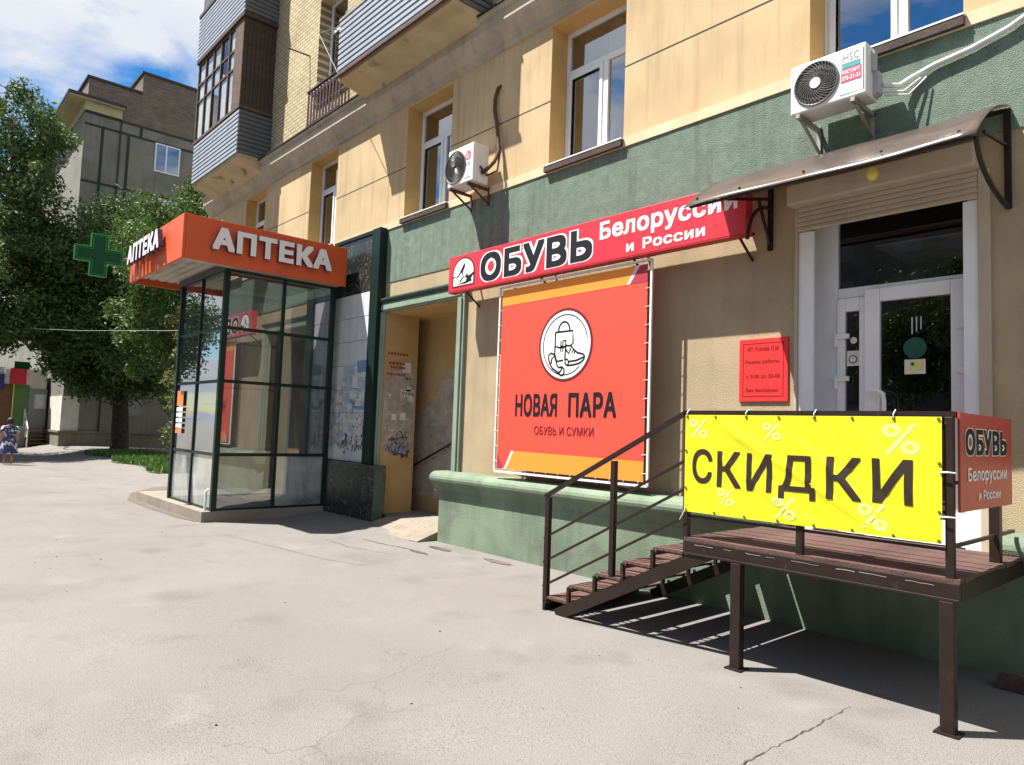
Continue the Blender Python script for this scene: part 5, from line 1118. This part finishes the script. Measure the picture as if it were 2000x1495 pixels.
# ------------------------------------------------------------------ verge, grass, small stuff
rg = random.Random(21); v = []; f = []
for i in range(7000):
    x = rg.uniform(-36.5, -24.6); y = rg.uniform(-0.45, 2.2)
    if y < -0.45+0.25*math.sin(x*1.3)+0.12: continue
    h_ = rg.uniform(0.08, 0.30)*(1 if x > -31 else 0.7); a = rg.uniform(0, 6.28); d = Vector((math.cos(a), math.sin(a), 0)); s = rg.uniform(0.02, 0.05); z = gz(x, y)-0.01
    tip = Vector((x, y, z+h_))+d.cross(Vector((0, 0, 1)))*rg.uniform(-0.14, 0.14); k = len(v)
    v += [Vector((x, y, z))-d*s*0.4, Vector((x, y, z))+d*s*0.4, (Vector((x, y, z))+tip)*0.5+d*s, tip, (Vector((x, y, z))+tip)*0.5-d*s]; f.append((k, k+1, k+2, k+3, k+4))
me = bpy.data.meshes.new('grass'); me.from_pydata(v, [], f); me.materials.append(MATS['grass_leaf']); o = bpy.data.objects.new('grass', me); col.objects.link(o)
tag(o, 'low green weeds growing at the foot of the trees', 'grass', kind='stuff')
vx = []
for i in range(25): vx.append((-24.6-i*0.75, -0.35+0.22*math.sin((-24.6-i*0.75)*1.3)))
mb = MB()
for (x0, y0), (x1, y1) in zip(vx, vx[1:]): mb.quad((x0, y0, gz(x0, y0)+0.012), (x1, y1, gz(x1, y1)+0.012), (x1, 6.0, gz(x1, 6)+0.012), (x0, 6.0, gz(x0, 6)+0.012))
tag(mb.build('verge', 'soil', base=(-32, 1, 0)), 'bare soil verge under the trees', kind='structure')
rg = random.Random(31); mb = MB()
for i in range(80):
    x, y = rg.uniform(-13, 0), rg.uniform(-6.2, -0.9); s = rg.uniform(0.003, 0.010)
    p = [Vector((x, y, gz(x, y)+0.002))+Vector((math.cos(R(a+rg.uniform(-20, 20))), math.sin(R(a)), 0))*s*rg.uniform(0.6, 1.3) for a in range(0, 360, 72)]
    q = [c+Vector((0, 0, s*0.6))*1.0-(c-Vector((x, y, 0)))*0.3*Vector((1, 1, 0)).length/1.414*0 for c in p]
    k = len(mb.v); mb.v += p+q; mb.f += [tuple(range(k+5, k+10))]+[(k+j, k+(j+1) % 5, k+5+(j+1) % 5, k+5+j) for j in range(5)]
tag(mb.build('gravel', 'stone', base=(-6, -3, 0)), 'scattered grit and small stones on the asphalt', 'gravel', kind='stuff')
mb = MB().extrude([(0, 0), (0.16, 0.01), (0.17, 0.09), (0.01, 0.10)], 'x', 0, 0.24)
for p in mb.v: p += Vector((-1.62, -0.62, 0.004))
tag(mb.build('loose_brick', 'rust', base=(-1.5, -0.55, 0)), 'dark reddish brick lying in the shade under the platform', 'brick')
# asphalt patch by the porch
mb = MB(); n_ = 14
ps = [(-19.6, -2.5), (-18.0, -2.95), (-16.4, -3.0), (-14.6, -2.95), (-13.75, -2.82), (-13.75, -2.7), (-17.95, -2.7), (-17.95, -0.4), (-20.4, -0.4), (-21.0, -1.6)]
mb.add([(x, y, gz(x, y)+0.006) for x, y in ps], [tuple(range(len(ps)))])
mat('patch', (0.145, 0.122, 0.10), 0.95, 0.12, 2, 0.5, 50, fine=0.2)
tag(mb.build('asphalt_patch', 'patch', base=(-17, -2, 0)), 'darker asphalt patch round the pharmacy porch slab', kind='structure')
# overhead wire
mb = MB().tube([(-60, -12.0, 8.4), (-50, -7.2, 6.9), (-38, -3.6, 5.66), (-31, -1.8, 5.15), (-25, -0.2, 4.85), (-22.4, 0.6, 4.8)], 0.007, 5)
tag(mb.build('overhead_wire', 'ac_grey', base=(-38, -3.6, 5.6)), 'thin pale wire crossing in front of the trees', 'wire')

# ------------------------------------------------------------------ the other side of the street, seen in the reflections
ob = thing('opposite_house', 'plain brick house across the street reflected in the porch glass', 'building', (-25, -40, 0))
B(-80, 30, -50, -38, -0.3, 15.5).build('wall', 'far_panel', ob); B(-80.4, 30.4, -50.4, -37.6, 15.5, 16.1).build('roof', 'roof_metal', ob)
om = MB().box(0, 1.5, -0.02, 0.03, 0, 1.7).mesh('window'); om.materials.append(MATS['door_grey'])
for j in range(5):
    for i in range(26): piece('window', om, ob, (-76+i*4.0, -37.98, 1.6+j*3.0))
src = [o for o in bpy.data.objects if o.name == 'street_tree'][0]
for i, (x, y, k) in enumerate(((-34, -26, 1.0), (-22, -27.5, 1.15), (-9, -26.5, 0.95), (3, -27, 1.1))):
    c = src.copy(); col.objects.link(c); c.location = (x, y, 0); c.rotation_euler = (0, 0, 1.3*i+0.5); c.scale = (k, k, k); c['group'] = 'trees across the street'
    c['label'] = ('leafy tree across the street, leftmost in the glass reflection', 'tallest leafy tree across the street facing the porch', 'smallest leafy tree across the street', 'leafy tree across the street opposite the shop door')[i]
    for ch in src.children:
        d = ch.copy(); col.objects.link(d); d.parent = c

c = src.copy(); col.objects.link(c); c.location = (-50.5, -7.4, 0); c.rotation_euler = (0, 0, 2.1); c['label'] = 'farther leafy street tree beyond the left edge of the shops'
for ch in src.children:
    d = ch.copy(); col.objects.link(d); d.parent = c
def crack(pts, wd, seed):
    """a jagged crack of uneven width along a line of points"""
    rj = random.Random(seed); q = []
    for (x0, y0), (x1, y1) in zip(pts, pts[1:]):
        n_ = max(3, int(math.hypot(x1-x0, y1-y0)/0.05))
        for i in range(n_): t_ = i/n_; q.append((x0+(x1-x0)*t_+rj.uniform(-0.012, 0.012), y0+(y1-y0)*t_+rj.uniform(-0.012, 0.012)))
    q.append(pts[-1]); mb = MB()
    for i, (p, r2) in enumerate(zip(q, q[1:])):
        w0 = wd*rj.uniform(0.4, 1.5)*math.sin(math.pi*(i+0.5)/len(q))**0.4; dx_, dy_ = r2[0]-p[0], r2[1]-p[1]; k_ = math.hypot(dx_, dy_) or 1; nx, ny = -dy_/k_*w0/2, dx_/k_*w0/2
        z_ = gz(p[0], p[1])+0.0055; mb.quad((p[0]+nx, p[1]+ny, z_), (p[0]-nx, p[1]-ny, z_), (r2[0]-nx, r2[1]-ny, z_), (r2[0]+nx, r2[1]+ny, z_))
    tag(mb.build('pavement_crack', 'soil', base=(pts[0][0], pts[0][1], 0)), 'thin jagged crack in the worn asphalt', kind='structure')
crack([(-2.23, -4.9), (-2.20, -3.2), (-2.18, -2.0)], 0.008, 1)
crack([(-10.5, -1.20), (-9.9, -1.15), (-9.3, -1.05), (-8.7, -1.1)], 0.022, 2)
crack([(-11.0, -1.7), (-9.9, -1.75), (-8.9, -1.5)], 0.009, 3)
crack([(-12.3, -3.0), (-10.8, -2.75), (-9.2, -2.55), (-8.2, -2.2)], 0.008, 4)
mat('stain_brown', (0.115, 0.085, 0.072), 0.95, 0.2, 5, 0.5, 60, fine=0.3)
mat('stain_red', (0.17, 0.125, 0.115), 0.95, 0.2, 5, 0.5, 60, fine=0.3)
rr = random.Random(41)
for x, y, rx, ry, m_ in ((-9.05, -0.62, 0.30, 0.07, 'stain_brown'), (-7.75, -0.55, 0.30, 0.08, 'stain_red'), (-9.0, -1.08, 0.22, 0.05, 'stain_brown')):
    mb = MB(); blob(mb, x, y, rx, ry, lambda u, v_, w_: (u, v_, gz(u, v_)+0.0065), 30, 0.35); tag(mb.build('asphalt_stain', m_, base=(x, y, 0)), 'small brownish worn spot in the asphalt near the plinth', kind='structure')

# ------------------------------------------------------------------ person walking away at the left edge
def person(px, py):
    t = thing('person', 'person in blue and white patterned dress walking away at left edge', 'person', (px, py, gz(px, py)))
    J = {'pel': (0, 0, .93), 'wst': (0, 0, 1.08), 'chs': (0.01, 0, 1.28), 'nck': (0, 0, 1.45), 'hd0': (0.0, 0, 1.53), 'hd1': (-0.02, 0, 1.62), 'hd2': (-0.01, 0, 1.69),
         'shl': (0, -.17, 1.38), 'ell': (0.04, -.23, 1.12), 'wrl': (-0.05, -.24, .90), 'fgl': (-0.08, -.24, .80), 'shr': (0, .17, 1.38), 'elr': (0.05, .23, 1.12), 'wrr': (0.02, .25, .89), 'fgr': (0.0, .25, .79),
         'hpl': (0, -.09, .88), 'knl': (-0.10, -.09, .50), 'anl': (-0.05, -.09, .09), 'tol': (-0.19, -.10, .04), 'hpr': (0, .09, .88), 'knr': (0.03, .09, .48), 'anr': (0.24, .09, .13), 'tor': (0.12, .10, .05)}
    rad = dict(pel=.15, wst=.12, chs=.14, nck=.055, hd0=.075, hd1=.095, hd2=.075, shl=.065, ell=.042, wrl=.028, fgl=.022, shr=.065, elr=.042, wrr=.028, fgr=.022, hpl=.095, knl=.058, anl=.04, tol=.03, hpr=.095, knr=.058, anr=.04, tor=.03)
    E_ = [('pel', 'wst'), ('wst', 'chs'), ('chs', 'nck'), ('nck', 'hd0'), ('hd0', 'hd1'), ('hd1', 'hd2'), ('chs', 'shl'), ('shl', 'ell'), ('ell', 'wrl'), ('wrl', 'fgl'), ('chs', 'shr'), ('shr', 'elr'), ('elr', 'wrr'), ('wrr', 'fgr'),
          ('pel', 'hpl'), ('hpl', 'knl'), ('knl', 'anl'), ('anl', 'tol'), ('pel', 'hpr'), ('hpr', 'knr'), ('knr', 'anr'), ('anr', 'tor')]
    ks = list(J); me = bpy.data.meshes.new('body'); me.from_pydata([J[k] for k in ks], [(ks.index(a), ks.index(b)) for a, b in E_], []); me.materials.append(MATS['skin'])
    o = bpy.data.objects.new('body', me); col.objects.link(o); o.parent = t; BASE[o] = BASE[t]
    sk = o.modifiers.new('skin', 'SKIN')
    if not me.skin_vertices: 
        bpy.context.view_layer.objects.active = o
        bpy.ops.mesh.customdata_skin_add()
    for i, k in enumerate(ks): me.skin_vertices[0].data[i].radius = (rad[k], rad[k]); me.skin_vertices[0].data[i].use_root = (k == 'pel')
    ss = o.modifiers.new('sub', 'SUBSURF'); ss.levels = 2; ss.render_levels = 2
    g0 = BASE[t]
    rings = [(1.44, .075, .07), (1.41, .13, .20), (1.30, .155, .225), (1.18, .14, .19), (1.06, .13, .165), (.95, .165, .205), (.80, .19, .235), (.60, .225, .265), (.42, .26, .30)]
    v = []; f = []; n = 20
    for j, (z, rx, ry) in enumerate(rings):
        for i in range(n):
            a = 2*math.pi*i/n; w_ = 1+(0.05*math.sin(5*a+j) if z < .9 else 0); v.append(g0+Vector((rx*w_*math.cos(a)+(0.02 if z < .7 else 0), ry*w_*math.sin(a), z)))
    for j in range(len(rings)-1):
        for i in range(n): k = j*n+i; k2 = j*n+(i+1) % n; f.append((k, k2, k2+n, k+n))
    MB().add(v, f).build('dress', 'dress', t, smooth=True)
    for s_ in (-1, 1):
        MB().tube([g0+Vector(p) for p in ((0, .15*s_, 1.39), (0.02, .205*s_, 1.30), (0.035, .225*s_, 1.19))], [.085, .08, .07], 10).build('sleeve', 'dress', t, smooth=True)
    MB().tube([g0+Vector(p) for p in ((0.03, 0, 1.50), (0.025, 0, 1.56), (0.015, 0, 1.63), (0.01, 0, 1.70), (0.0, 0, 1.745)) ], [.07, .105, .118, .09, .02], 14).build('hair', 'hair', t, smooth=True)
person(-31.7, -3.70)
